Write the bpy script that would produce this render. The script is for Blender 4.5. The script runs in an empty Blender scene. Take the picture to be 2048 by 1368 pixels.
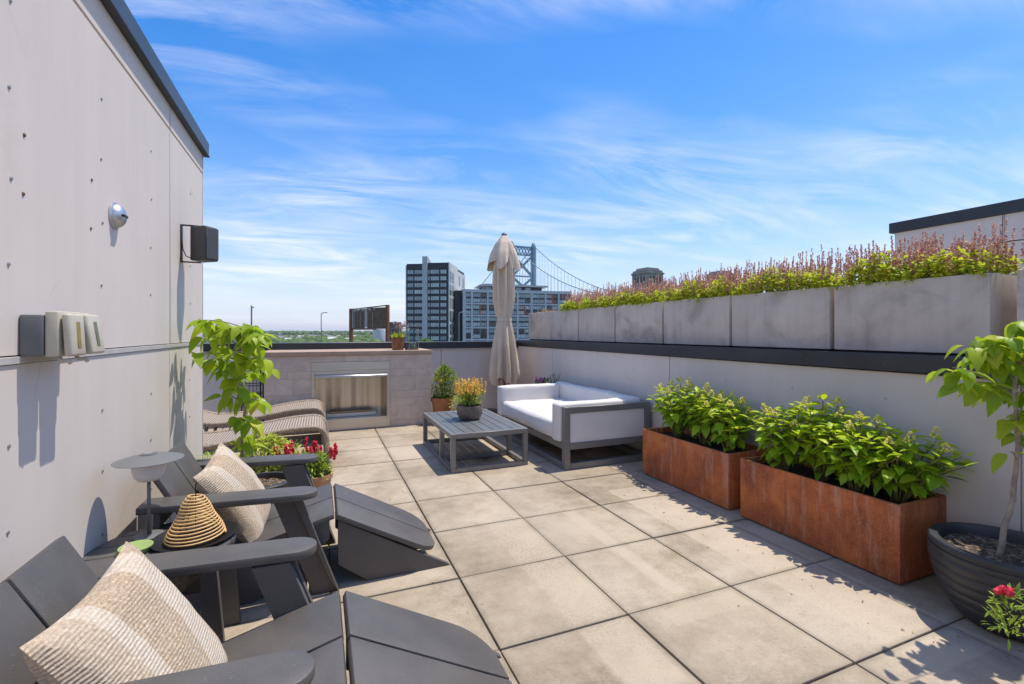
import bpy, bmesh, math, random
import numpy as np
from mathutils import Vector, Matrix, Euler
from mathutils.noise import noise as mnoise
random.seed(7); rng = np.random.default_rng(7)
S = bpy.context.scene
COL = S.collection
R = math.radians
# ------------------------------------------------------------------ camera
YAW = R(22.33); CC, SS = math.cos(YAW), math.sin(YAW); EYE = 1.3
cam = bpy.data.objects.new('camera', bpy.data.cameras.new('camera')); COL.objects.link(cam)
cam.location = (0, 0, EYE); cam.rotation_euler = (R(90), 0, -YAW)
cam.data.sensor_width = 36; cam.data.lens = 935 / 2048 * 36; cam.data.shift_y = -20 / 2048
cam.data.clip_start = 0.05; cam.data.clip_end = 40000
S.camera = cam
# ------------------------------------------------------------------ sky and sun
SUN_EL = R(69); SUN_DIR = Vector((0.13, 0.014, 0.36)).normalized()
W = bpy.data.worlds.new('World'); S.world = W; W.use_nodes = True
nt = W.node_tree; nt.nodes.clear()
def wn(t, **k):
    n = nt.nodes.new(t)
    for a, b in k.items(): setattr(n, a, b)
    return n
def wl(a, b): nt.links.new(a, b)
sky = wn('ShaderNodeTexSky'); sky.sky_type = 'NISHITA'; sky.sun_disc = False
sky.sun_elevation = SUN_EL; sky.sun_rotation = math.atan2(SUN_DIR.x, SUN_DIR.y)
sky.altitude = 30; sky.air_density = 1.0; sky.dust_density = 0.25; sky.ozone_density = 4.0
hs = wn('ShaderNodeHueSaturation'); hs.inputs['Saturation'].default_value = 1.38; hs.inputs['Value'].default_value = 0.74; hs.inputs['Hue'].default_value = 0.511
wl(sky.outputs[0], hs.inputs['Color'])
vm1 = wn('ShaderNodeVectorMath', operation='MULTIPLY_ADD'); wl(hs.outputs[0], vm1.inputs[0]); vm1.inputs[1].default_value = (.075, .075, .075); vm1.inputs[2].default_value = (1, 1, 1)
vm2 = wn('ShaderNodeVectorMath', operation='DIVIDE'); wl(hs.outputs[0], vm2.inputs[0]); wl(vm1.outputs[0], vm2.inputs[1])      # keep the horizon from burning out
tc = wn('ShaderNodeTexCoord'); sep = wn('ShaderNodeSeparateXYZ'); wl(tc.outputs['Generated'], sep.inputs[0])
def wm(op, a, b=None, clamp=False):
    n = wn('ShaderNodeMath', operation=op, use_clamp=clamp)
    for i, v in enumerate((a, b)):
        if v is None: continue
        if isinstance(v, (int, float)): n.inputs[i].default_value = v
        else: wl(v, n.inputs[i])
    return n.outputs[0]
# cirrus: noise on a flat cloud deck high above, drawn out along the wind
zp = wm('MAXIMUM', sep.outputs[2], 0.0); zc = wm('ADD', zp, 0.10)
px, py = wm('DIVIDE', sep.outputs[0], zc), wm('DIVIDE', sep.outputs[1], zc)
cmb = wn('ShaderNodeCombineXYZ'); wl(px, cmb.inputs[0]); wl(py, cmb.inputs[1])
def cloud(loc, rot, sc, scale, detail, rough, dist, lo, gain):
    mp = wn('ShaderNodeMapping'); mp.inputs['Rotation'].default_value = (0, 0, R(rot)); mp.inputs['Scale'].default_value = (sc[0], sc[1], 1); mp.inputs['Location'].default_value = (loc[0], loc[1], 0)
    wl(cmb.outputs[0], mp.inputs[0])
    n = wn('ShaderNodeTexNoise'); n.inputs['Scale'].default_value = scale; n.inputs['Detail'].default_value = detail; n.inputs['Roughness'].default_value = rough; n.inputs['Distortion'].default_value = dist
    wl(mp.outputs[0], n.inputs['Vector']); return wm('MULTIPLY', wm('SUBTRACT', n.outputs[0], lo), gain, True)
streak = cloud((5.3, 2.1), -28, (0.48, 1.25), 1.45, 12, 0.66, 1.3, 0.40, 3.6)
patch = cloud((9.01, 3.1), 20, (0.7, 1.0), 0.75, 4, 0.5, 0.3, 0.37, 4.0)
veil = cloud((3.1, 7.7), 30, (0.5, 1.0), 0.8, 6, 0.5, 0.4, 0.36, 1.6)
cm = wm('ADD', wm('MULTIPLY', wm('MULTIPLY', streak, patch), 0.85), wm('MULTIPLY', veil, 0.10), True)
hz = wm('MULTIPLY', wm('POWER', wm('SUBTRACT', 1.0, zp), 5.0), 0.85)
mixh = wn('ShaderNodeMix', data_type='RGBA'); wl(hz, mixh.inputs[0]); wl(vm2.outputs[0], mixh.inputs[6]); mixh.inputs[7].default_value = (1.95, 2.0, 2.55, 1)
mix = wn('ShaderNodeMix', data_type='RGBA'); wl(cm, mix.inputs[0]); wl(mixh.outputs[2], mix.inputs[6]); mix.inputs[7].default_value = (2.75, 2.85, 3.2, 1)
bg = wn('ShaderNodeBackground'); bg.inputs[1].default_value = 0.15; wl(mix.outputs[2], bg.inputs[0])
wo = wn('ShaderNodeOutputWorld'); wl(bg.outputs[0], wo.inputs[0])
sd = bpy.data.lights.new('sun', 'SUN'); sd.energy = 2.0; sd.angle = R(0.53); sd.color = (1, 0.93, 0.81)
so = bpy.data.objects.new('sun', sd); COL.objects.link(so); so.rotation_euler = SUN_DIR.to_track_quat('Z', 'Y').to_euler(); so.location = (5, 2, 30)
S.view_settings.view_transform = 'Standard'; S.view_settings.look = 'None'; S.view_settings.gamma = 1; S.view_settings.exposure = 1.27
S.cycles.max_bounces = 7; S.cycles.diffuse_bounces = 4; S.cycles.transparent_max_bounces = 12

# ------------------------------------------------------------------ helpers
def at(u, v, d):
    """point seen at photo pixel u,v standing at depth d metres"""
    k = (u - 1024) / 935
    return Vector(((k * CC + SS) * d, (CC - k * SS) * d, EYE - (v - 664) / 935 * d))
def tag(o, label=None, cat=None, group=None, kind=None):
    if label: o['label'] = label
    if cat: o['category'] = cat
    if group: o['group'] = group
    if kind: o['kind'] = kind
    return o
def thing(name, label, cat, loc=(0, 0, 0), rz=0, group=None, kind=None):
    o = bpy.data.objects.new(name, None); COL.objects.link(o); o.empty_display_size = 0.1
    o.location = loc; o.rotation_euler = (0, 0, rz)
    return tag(o, label, cat, group, kind)
def mesh(verts, faces, mat, smooth=False, name='m'):
    me = bpy.data.meshes.new(name); me.from_pydata([tuple(v) for v in verts], [], faces)
    if mat: me.materials.append(mat)
    if smooth: me.polygons.foreach_set('use_smooth', [True] * len(me.polygons))
    me.update(); return me
def ob(name, me, parent=None, loc=(0, 0, 0), rot=(0, 0, 0), scale=None):
    o = bpy.data.objects.new(name, me); COL.objects.link(o); o.parent = parent
    o.location = loc; o.rotation_euler = rot
    if scale: o.scale = scale
    return o
def bm_mesh(bm, mat, smooth=False, name='m'):
    me = bpy.data.meshes.new(name); bmesh.ops.recalc_face_normals(bm, faces=bm.faces); bm.to_mesh(me); bm.free()
    if mat: me.materials.append(mat)
    if smooth:
        me.polygons.foreach_set('use_smooth', [True] * len(me.polygons))
        try: me.set_sharp_from_angle(angle=R(38))
        except Exception: pass
    return me
def g_box(bm, c, s, bev=0, seg=2, M=None):
    m = Matrix.Translation(c) @ Matrix.Diagonal((s[0], s[1], s[2], 1))
    if M is not None: m = M @ m
    r = bmesh.ops.create_cube(bm, size=1, matrix=m)
    if bev > 0:
        es = list({e for v in r['verts'] for e in v.link_edges})
        bmesh.ops.bevel(bm, geom=es, offset=bev, segments=seg, profile=0.5, affect='EDGES')
def box_me(c, s, mat, bev=0.0, seg=2):
    bm = bmesh.new(); g_box(bm, c, s, bev, seg); return bm_mesh(bm, mat, bev > 0)
def box(name, parent, x0, x1, y0, y1, z0, z1, mat, bev=0.003, seg=1):
    return ob(name, box_me(((x0 + x1) / 2, (y0 + y1) / 2, (z0 + z1) / 2), (abs(x1 - x0), abs(y1 - y0), abs(z1 - z0)), mat, bev, seg), parent)
def prism_me(poly, axis, a0, a1, mat, bev=0.003, seg=1, smooth=True):
    """polygon (2D) extruded along axis: 'y' -> poly is (x,z); 'z' -> (x,y); 'x' -> (y,z)"""
    bm = bmesh.new()
    def P(p, a): return {'y': (p[0], a, p[1]), 'z': (p[0], p[1], a), 'x': (a, p[0], p[1])}[axis]
    va = [bm.verts.new(P(p, a0)) for p in poly]; vb = [bm.verts.new(P(p, a1)) for p in poly]
    bm.faces.new(va); bm.faces.new(vb[::-1])
    n = len(poly)
    for i in range(n): bm.faces.new((va[i], vb[i], vb[(i + 1) % n], va[(i + 1) % n]))
    bmesh.ops.recalc_face_normals(bm, faces=bm.faces)
    if bev: bmesh.ops.bevel(bm, geom=[e for e in bm.edges if e.calc_face_angle(0) > 0.5], offset=bev, segments=seg, profile=0.5, affect='EDGES')
    return bm_mesh(bm, mat, smooth)
def tube_geo(pts, rad, n=8):
    pts = [Vector(p) for p in pts]; vs, fs = [], []
    rads = rad if isinstance(rad, (list, tuple)) else [rad] * len(pts)
    for i, p in enumerate(pts):
        t = (pts[min(i + 1, len(pts) - 1)] - pts[max(i - 1, 0)]).normalized()
        a = t.orthogonal().normalized() if i == 0 else (a - t * a.dot(t)).normalized()
        b = t.cross(a)
        for j in range(n):
            q = 2 * math.pi * j / n; vs.append(p + (a * math.cos(q) + b * math.sin(q)) * rads[i])
    for i in range(len(pts) - 1):
        for j in range(n):
            fs.append((i * n + j, i * n + (j + 1) % n, (i + 1) * n + (j + 1) % n, (i + 1) * n + j))
    fs.append(tuple(range(n))[::-1]); fs.append(tuple((len(pts) - 1) * n + j for j in range(n)))
    return vs, fs
def tube(name, parent, pts, rad, mat, n=8):
    v, f = tube_geo(pts, rad, n); return ob(name, mesh(v, f, mat, True), parent)
def multi_tube_me(list_pts, rad, mat, n=5):
    V, Fc = [], []
    for pts in list_pts:
        v, f = tube_geo(pts, rad, n); o = len(V); V += v; Fc += [tuple(i + o for i in q) for q in f]
    return mesh(V, Fc, mat, True)
def lathe_me(prof, mat, n=48, smooth=True, wob=0.0, cap=True):
    vs, fs = [], []
    for i, (r, z) in enumerate(prof):
        for j in range(n):
            q = 2 * math.pi * j / n; rr = r * (1 + wob * math.sin(3 * q + i * 1.3) + wob * .6 * math.sin(7 * q + i))
            vs.append((rr * math.cos(q), rr * math.sin(q), z))
    m = len(prof)
    for i in range(m - 1):
        for j in range(n): fs.append((i * n + j, i * n + (j + 1) % n, (i + 1) * n + (j + 1) % n, (i + 1) * n + j))
    if cap: fs.append(tuple(range(n))[::-1]); fs.append(tuple((m - 1) * n + j for j in range(n)))
    me = mesh(vs, fs, mat, smooth)
    try: me.set_sharp_from_angle(angle=R(42))
    except Exception: pass
    return me
# ---- instanced soup built with numpy
def soup(name, parent, tv, tf, mats, pos, mat, smooth=True, kind='stuff'):
    """template verts tv (k,3), faces tf list of equal length; mats (n,3,3), pos (n,3)"""
    tv = np.asarray(tv, float); tf = np.asarray(tf, int); n = len(pos); k = len(tv); m = tf.shape[1]
    V = np.einsum('nij,kj->nki', np.asarray(mats), tv) + np.asarray(pos)[:, None, :]
    Fx = (tf[None] + (np.arange(n) * k)[:, None, None]).reshape(-1)
    me = bpy.data.meshes.new(name); nf = len(tf) * n
    me.vertices.add(n * k); me.vertices.foreach_set('co', V.reshape(-1))
    me.loops.add(nf * m); me.loops.foreach_set('vertex_index', Fx)
    me.polygons.add(nf); me.polygons.foreach_set('loop_start', np.arange(nf) * m)
    try: me.polygons.foreach_set('loop_total', np.full(nf, m))
    except Exception: pass
    me.polygons.foreach_set('use_smooth', np.full(nf, smooth))
    me.materials.append(mat)
    ca = me.color_attributes.new('tint', 'FLOAT_COLOR', 'POINT')
    t = rng.random(n); cc = np.repeat(np.stack([t, t, t, np.ones(n)], 1), k, 0).astype(np.float32)
    ca.data.foreach_set('color', cc.reshape(-1))
    me.update(calc_edges=True); me.validate()
    o = ob(name, me, parent)
    if kind: o['kind'] = kind
    return o
def leaf_tpl(L=1.0, Wd=0.5, fold=0.18, droop=0.25, ns=4, peak=0.42):
    vs, fs = [], []
    for i in range(ns + 1):
        t = i / ns
        w = Wd * 0.5 * (math.sin(math.pi * t ** (math.log(0.5) / math.log(peak))) ** 0.85 if 0 < t < 1 else 0.02)
        x = L * t; z = -droop * L * t * t
        vs += [(x, -w, z + fold * w * 2), (x, 0, z), (x, w, z + fold * w * 2)]
    for i in range(ns):
        a = i * 3; fs += [(a, a + 3, a + 4, a + 1), (a + 1, a + 4, a + 5, a + 2)]
    return vs, fs
def basis(d, up=(0, 0, 1), roll=0.0):
    """3x3 whose x axis is d and z axis is as near up as it can be"""
    d = Vector(d).normalized(); u = Vector(up)
    y = u.cross(d)
    if y.length < 1e-4: y = Vector((0, 1, 0)).cross(d)
    y.normalize(); z = d.cross(y)
    if roll:
        q = Matrix.Rotation(roll, 3, d); y = q @ y; z = q @ z
    return Matrix((d, y, z)).transposed()
def rdir(el0, el1):
    a = random.uniform(0, 2 * math.pi); e = random.uniform(el0, el1)
    return Vector((math.cos(a) * math.cos(e), math.sin(a) * math.cos(e), math.sin(e)))

# ------------------------------------------------------------------ materials
MATS = {}
class NB:
    def __init__(s, name):
        s.m = bpy.data.materials.new(name); s.m.use_nodes = True; s.t = s.m.node_tree
        s.p = s.t.nodes['Principled BSDF']; MATS[name] = s.m
    def n(s, t, **k):
        x = s.t.nodes.new(t)
        for a, b in k.items(): setattr(x, a, b)
        return x
    def l(s, a, b): s.t.links.new(a, b)
    def set(s, **k):
        for a, b in k.items(): s.p.inputs[a.replace('_', ' ')].default_value = b
        return s
    def coord(s, kind='Object', scale=(1, 1, 1), rot=(0, 0, 0)):
        if kind == 'World': o = s.n('ShaderNodeNewGeometry').outputs['Position']
        else: o = s.n('ShaderNodeTexCoord').outputs[kind]
        m = s.n('ShaderNodeMapping'); m.inputs['Scale'].default_value = scale; m.inputs['Rotation'].default_value = rot
        s.l(o, m.inputs[0]); return m.outputs[0]
    def noise(s, vec, scale, detail=4, rough=0.55, dist=0):
        x = s.n('ShaderNodeTexNoise'); x.inputs['Scale'].default_value = scale; x.inputs['Detail'].default_value = detail
        x.inputs['Roughness'].default_value = rough; x.inputs['Distortion'].default_value = dist
        s.l(vec, x.inputs['Vector']); return x.outputs[0]
    def ramp(s, f, stops):
        x = s.n('ShaderNodeValToRGB'); e = x.color_ramp.elements
        while len(e) < len(stops): e.new(0.5)
        for i, (p, c) in enumerate(stops):
            e[i].position = p; e[i].color = (c[0], c[1], c[2], 1) if isinstance(c, (tuple, list)) else (c, c, c, 1)
        s.l(f, x.inputs[0]); return x.outputs[0]
    def mix(s, f, a, b, mode='MIX'):
        x = s.n('ShaderNodeMix', data_type='RGBA', blend_type=mode)
        for i, v in ((0, f), (6, a), (7, b)):
            if isinstance(v, (int, float)): x.inputs[i].default_value = v
            elif isinstance(v, tuple): x.inputs[i].default_value = (*v[:3], 1)
            else: s.l(v, x.inputs[i])
        return x.outputs[2]
    def math(s, op, a, b=None, clamp=False):
        x = s.n('ShaderNodeMath', operation=op, use_clamp=clamp)
        for i, v in enumerate((a, b)):
            if v is None: continue
            if isinstance(v, (int, float)): x.inputs[i].default_value = v
            else: s.l(v, x.inputs[i])
        return x.outputs[0]
    def rand(s): return s.n('ShaderNodeObjectInfo').outputs['Random']
    def col(s, c): s.l(c, s.p.inputs['Base Color']); return s
    def bump(s, h, strength=0.3, dist=0.01):
        b = s.n('ShaderNodeBump'); b.inputs['Strength'].default_value = strength; b.inputs['Distance'].default_value = dist
        s.l(h, b.inputs['Height']); s.l(b.outputs[0], s.p.inputs['Normal']); return s
def simple(name, c, rough=0.5, metal=0.0, var=0.12, scale=12, bump=0.0, coord='Object', bscale=None, **k):
    b = NB(name); v = b.coord(coord); f = b.noise(v, scale, 5)
    lo = tuple(x * (1 - var) for x in c); hi = tuple(min(1, x * (1 + var)) for x in c)
    b.col(b.ramp(f, [(0.3, lo), (0.7, hi)])); b.set(Roughness=rough, Metallic=metal)
    if bump: b.bump(b.noise(v, bscale or scale * 8, 4), bump, 0.004)
    for a, x in k.items(): b.p.inputs[a.replace('_', ' ')].default_value = x
    return b.m
def leafmat(name, c1, c2, rough=0.42, trans=0.32, tint=False, c3=None):
    b = NB(name)
    if tint:
        a = b.n('ShaderNodeVertexColor'); a.layer_name = 'tint'
        f = b.n('ShaderNodeSeparateColor'); b.l(a.outputs[0], f.inputs[0]); f = f.outputs[0]
    else: f = b.rand()
    v = b.coord('Object'); f2 = b.math('ADD', b.math('MULTIPLY', f, 0.8), b.math('MULTIPLY', b.noise(v, 9, 2), 0.25))
    st = [(0.08, c1), (0.8, c2)] + ([(1.0, c3)] if c3 else [])
    c = b.ramp(f2, st); b.col(c); b.set(Roughness=rough, Specular_IOR_Level=0.35)
    tr = b.n('ShaderNodeBsdfTranslucent'); b.l(b.mix(0.5, c, (0.42, 0.55, 0.03), 'MIX'), tr.inputs[0])
    ms = b.n('ShaderNodeMixShader'); ms.inputs[0].default_value = trans
    b.l(b.p.outputs[0], ms.inputs[1]); b.l(tr.outputs[0], ms.inputs[2]); b.l(ms.outputs[0], b.t.nodes['Material Output'].inputs[0])
    return b.m

# pavers: pale cement with dirt, wear and the ghosts of things that once stood on them
b = NB('paver'); v = b.coord('World'); rnd = b.rand()
big = b.noise(v, 1.1, 5, 0.6, 0.4); mid = b.noise(v, 8, 8, 0.72); fine = b.noise(v, 70, 5, 0.78); spk = b.noise(v, 120, 3, 0.7)
c = b.ramp(b.math('ADD', b.math('ADD', b.math('MULTIPLY', big, 0.5), b.math('MULTIPLY', mid, 0.3)), b.math('MULTIPLY', fine, 0.2)), [(0.38, (0.255, 0.203, 0.145)), (0.47, (0.39, 0.318, 0.238)), (0.56, (0.485, 0.405, 0.315))])
def rect(b, x0, x1, y0, y1, soft=0.05, wob=0.06):
    sx = b.n('ShaderNodeSeparateXYZ'); b.l(v, sx.inputs[0]); w = b.math('MULTIPLY', b.math('SUBTRACT', mid, 0.5), wob)
    X = b.math('ADD', sx.outputs[0], w); Y = b.math('ADD', sx.outputs[1], w)
    f = None
    for val, lo, hi in ((X, x0, x1), (Y, y0, y1)):
        a = b.math('MULTIPLY', b.math('SUBTRACT', val, lo), 1 / soft, True); d = b.math('MULTIPLY', b.math('SUBTRACT', hi, val), 1 / soft, True)
        g = b.math('MULTIPLY', a, d); f = g if f is None else b.math('MULTIPLY', f, g)
    return f
ghost = None
for q in ((2.17, 2.62, 1.02, 3.25, .012, .02), (1.02, 1.30, 1.35, 3.0, .03, .05), (1.60, 1.72, 1.82, 3.0, .03, .04), (1.45, 1.92, 1.62, 1.76, .02, .03), (1.02, 1.34, 1.66, 1.78, .05, .05), (.66, 2.0, 4.5, 5.6, .1, .1)):
    g = rect(b, *q); ghost = g if ghost is None else b.math('MAXIMUM', ghost, g)
c = b.mix(b.math('MULTIPLY', ghost, 0.62), c, (0.52, 0.43, 0.335))
dk = b.math('MULTIPLY', b.ramp(b.noise(v, 1.3, 4, 0.6), [(0.46, 0.0), (0.62, 1.0)]), b.ramp(fine, [(0.44, 0.0), (0.58, 1.0)]))
c = b.mix(b.math('MULTIPLY', dk, 0.42), c, (0.19, 0.152, 0.108))
c = b.mix(b.math('MULTIPLY', b.ramp(spk, [(0.58, 0.0), (0.68, 1.0)]), 0.45), c, (0.16, 0.13, 0.10))
c = b.mix(b.math('MULTIPLY', rnd, 0.36), c, b.mix(1.0, c, (0.70, 0.68, 0.64), 'MULTIPLY'))
gen = b.n('ShaderNodeTexCoord').outputs['Generated']; sg = b.n('ShaderNodeSeparateXYZ'); b.l(gen, sg.inputs[0])
def edge(o): return b.math('MINIMUM', o, b.math('SUBTRACT', 1.0, o))
em = b.math('MINIMUM', edge(sg.outputs[0]), edge(sg.outputs[1])); em = b.math('ADD', em, b.math('MULTIPLY', b.math('SUBTRACT', mid, 0.5), 0.05))
c = b.mix(b.math('MULTIPLY', b.ramp(em, [(0.0, 1.0), (0.045, 0.0)]), 0.45), c, (0.20, 0.165, 0.12))
dark_patch = rect(b, 1.42, 1.78, 4.4, 4.75, .14, .35)  # darker brown patch on the pavers below the coffee table
c = b.mix(b.math('MULTIPLY', dark_patch, 0.8), c, (0.07, 0.045, 0.025))
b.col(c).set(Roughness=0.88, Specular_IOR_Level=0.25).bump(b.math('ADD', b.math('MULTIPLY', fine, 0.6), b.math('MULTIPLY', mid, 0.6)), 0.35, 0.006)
M_paver = b.m
M_joint = simple('joint_grit', (0.17, 0.13, 0.09), 0.95, var=0.5, scale=40, bump=0.6, coord='World')
# fibre cement panels with faint stains and hairline cracks
b = NB('fibre_cement'); v = b.coord('World'); n_ = b.noise(v, 1.4, 5, 0.6, 0.3); st = b.noise(b.coord('World', (6, 6, 0.5)), 1.2, 5, 0.6)
c = b.ramp(b.math('ADD', b.math('MULTIPLY', n_, 0.6), b.math('MULTIPLY', st, 0.4)), [(0.3, (0.60, 0.535, 0.49)), (0.7, (0.70, 0.63, 0.58))])
vo = b.n('ShaderNodeTexVoronoi', feature='DISTANCE_TO_EDGE'); vo.inputs['Scale'].default_value = 1.15
wv = b.mix(0.16, b.coord('World'), b.n('ShaderNodeTexNoise').outputs[1]); b.l(wv, vo.inputs['Vector'])
crk = b.math('MULTIPLY', b.ramp(vo.outputs['Distance'], [(0.0, 1.0), (0.004, 0.0)]), b.ramp(b.noise(v, 1.9, 2), [(0.54, 0.0), (0.6, 1.0)]))
c = b.mix(b.math('MULTIPLY', crk, 0.4), c, (0.30, 0.26, 0.23))
c = b.mix(b.math('MULTIPLY', b.ramp(b.noise(v, 2.6, 4, 0.65, 0.5), [(0.6, 0.0), (0.8, 1.0)]), 0.25), c, (0.38, 0.31, 0.25))
c = b.mix(b.math('MULTIPLY', b.rand(), 0.1), c, (0.57, 0.51, 0.47))
b.col(c).set(Roughness=0.72, Specular_IOR_Level=0.3).bump(b.noise(v, 60, 4), 0.06, 0.004)
M_wall = b.m
M_void = simple('joint_shadow_gap', (0.03, 0.03, 0.032), 0.9)
M_bead = simple('joint_bead', (0.48, 0.46, 0.45), 0.6)
M_coping = simple('dark_coping_metal', (0.042, 0.044, 0.05), 0.38, 0.35, var=0.18, scale=3, coord='World')
M_coping2 = simple('bluegrey_fascia_metal', (0.075, 0.088, 0.108), 0.42, 0.3, var=0.1, scale=3, coord='World')
M_screw = simple('galvanised_screw', (0.42, 0.42, 0.42), 0.35, 0.8)
M_rustscrew = simple('rusty_screw', (0.16, 0.10, 0.06), 0.8, 0.2, 0.4, 60)
# charcoal recycled plastic lumber with pale flecks
b = NB('charcoal_lumber'); v = b.coord('Object'); vo = b.n('ShaderNodeTexVoronoi'); vo.inputs['Scale'].default_value = 110; b.l(v, vo.inputs['Vector'])
fl = b.ramp(vo.outputs['Distance'], [(0.0, 1.0), (0.26, 0.0)])
fl = b.math('MULTIPLY', fl, b.ramp(b.noise(v, 45, 2), [(0.50, 0.0), (0.60, 1.0)]))
c = b.ramp(b.noise(v, 5, 5), [(0.3, (0.070, 0.065, 0.064)), (0.7, (0.094, 0.088, 0.087))]); c = b.mix(b.math('MULTIPLY', fl, 0.4), c, (0.36, 0.35, 0.34))
c = b.mix(b.math('MULTIPLY', b.ramp(b.noise(v, 2.2, 5, 0.65), [(0.45, 0.0), (0.7, 1.0)]), 0.4), c, (0.15, 0.135, 0.115))
b.col(c).set(Roughness=0.5, Specular_IOR_Level=0.5).bump(b.noise(v, 240, 3), 0.22, 0.003); M_chair = b.m
M_alu = simple('grey_powdercoat', (0.21, 0.202, 0.195), 0.42, 0.25, 0.08, 6)
M_alutop = simple('grey_table_slat', (0.15, 0.158, 0.165), 0.45, 0.2, 0.12, 9, 0.08)
# white woven upholstery
b = NB('white_canvas'); v = b.coord('Object'); c = b.ramp(b.noise(v, 4, 5), [(0.3, (0.69, 0.655, 0.63)), (0.7, (0.77, 0.735, 0.71))])
wa = b.n('ShaderNodeTexWave', bands_direction='Z'); wa.inputs['Scale'].default_value = 160; b.l(v, wa.inputs[0])
wa2 = b.n('ShaderNodeTexWave', bands_direction='Y'); wa2.inputs['Scale'].default_value = 160; b.l(v, wa2.inputs[0])
b.col(c).set(Roughness=0.9, Sheen_Weight=0.15).bump(b.math('ADD', b.math('ADD', b.math('MULTIPLY', wa.outputs[1], .15), b.math('MULTIPLY', wa2.outputs[1], .15)), b.math('MULTIPLY', b.noise(v, 7, 4, .6, .6), 1.6)), 0.35, 0.012); M_canvas = b.m
# weathering steel
b = NB('weathering_steel'); v = b.coord('World'); vs_ = b.coord('World', (9, 9, 1.3))
n_ = b.noise(v, 3.2, 6, 0.65, 0.4); st = b.noise(vs_, 1.6, 6, 0.7)
c = b.ramp(n_, [(0.34, (0.26, 0.072, 0.030)), (0.5, (0.47, 0.125, 0.042)), (0.64, (0.66, 0.195, 0.052))])
c = b.mix(b.math('MULTIPLY', b.ramp(st, [(0.53, 0.0), (0.66, 1.0)]), 0.55), c, (0.58, 0.36, 0.26))
c = b.mix(b.math('MULTIPLY', b.ramp(b.noise(b.coord('World', (16, 16, .9)), 1.3, 5, .7), [(0.55, 0.0), (0.7, 1.0)]), 0.5), c, (0.20, 0.06, 0.035))
c = b.mix(b.math('MULTIPLY', b.ramp(b.noise(v, 75, 4, .75), [(0.45, 0.0), (0.7, 1.0)]), 0.5), c, (0.60, 0.27, 0.11))
c = b.mix(b.math('MULTIPLY', b.ramp(b.noise(v, 40, 4, .7), [(0.55, 0.0), (0.75, 1.0)]), 0.45), c, (0.17, 0.055, 0.03))
c = b.mix(b.math('MULTIPLY', b.rand(), 0.35), c, b.mix(1.0, c, (0.72, 0.80, 0.95), 'MULTIPLY'))
b.col(c).set(Roughness=0.8, Metallic=0.1, Specular_IOR_Level=0.3).bump(b.noise(v, 160, 4, .7), 0.25, 0.003); M_corten = b.m
M_soil = simple('potting_soil', (0.028, 0.019, 0.014), 0.95, var=0.6, scale=40, bump=0.9, bscale=70)
b = NB('bark_mulch'); v = b.coord('World'); vo = b.n('ShaderNodeTexVoronoi'); vo.inputs['Scale'].default_value = 75; b.l(v, vo.inputs['Vector'])
sc_ = b.n('ShaderNodeSeparateColor'); b.l(vo.outputs['Color'], sc_.inputs[0])
b.col(b.ramp(sc_.outputs[0], [(0.0, (0.03, 0.02, 0.014)), (0.55, (0.09, 0.06, 0.04)), (1.0, (0.28, 0.2, 0.14))])).set(Roughness=0.9).bump(vo.outputs['Distance'], 0.8, 0.01); M_mulch = b.m
M_blackpot = simple('black_resin_pot', (0.035, 0.036, 0.04), 0.42, 0.0, 0.25, 10, 0.1)
M_terra = simple('terracotta', (0.42, 0.17, 0.075), 0.8, 0, 0.22, 7, 0.15)
M_terrapale = simple('pale_terracotta', (0.50, 0.27, 0.15), 0.85, 0, 0.2, 9, 0.15)
b = NB('mottled_stoneware'); v = b.coord('Object'); c = b.ramp(b.noise(v, 9, 7, 0.7, 1.2), [(0.3, (0.10, 0.07, 0.055)), (0.5, (0.20, 0.145, 0.115)), (0.72, (0.34, 0.25, 0.19))]); b.col(c).set(Roughness=0.6).bump(b.noise(v, 60, 4), 0.3, 0.004); M_stoneware = b.m
M_rustpot = simple('rust_glazed_pot', (0.26, 0.10, 0.035), 0.5, 0.1, 0.6, 9)
# taupe porcelain tile, a different cut for every tile
b = NB('taupe_tile'); r_ = b.rand(); v = b.coord('World'); off = b.n('ShaderNodeVectorMath', operation='ADD'); b.l(v, off.inputs[0])
cx = b.n('ShaderNodeCombineXYZ'); b.l(b.math('MULTIPLY', r_, 13.0), cx.inputs[0]); b.l(b.math('MULTIPLY', r_, 7.0), cx.inputs[2]); b.l(cx.outputs[0], off.inputs[1])
n_ = b.noise(off.outputs[0], 5, 6, 0.62, 1.6); c = b.ramp(n_, [(0.28, (0.52, 0.405, 0.32)), (0.55, (0.63, 0.505, 0.41)), (0.8, (0.70, 0.575, 0.48))])
c = b.mix(b.math('MULTIPLY', r_, 0.5), c, b.mix(1.0, c, (0.78, 0.77, 0.77), 'MULTIPLY'))
b.col(c).set(Roughness=0.55).bump(b.noise(v, 45, 4), 0.08, 0.003); M_tile = b.m
M_slab = simple('hearth_slab_stone', (0.42, 0.29, 0.20), 0.6, 0, 0.14, 8, 0.05)
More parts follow.
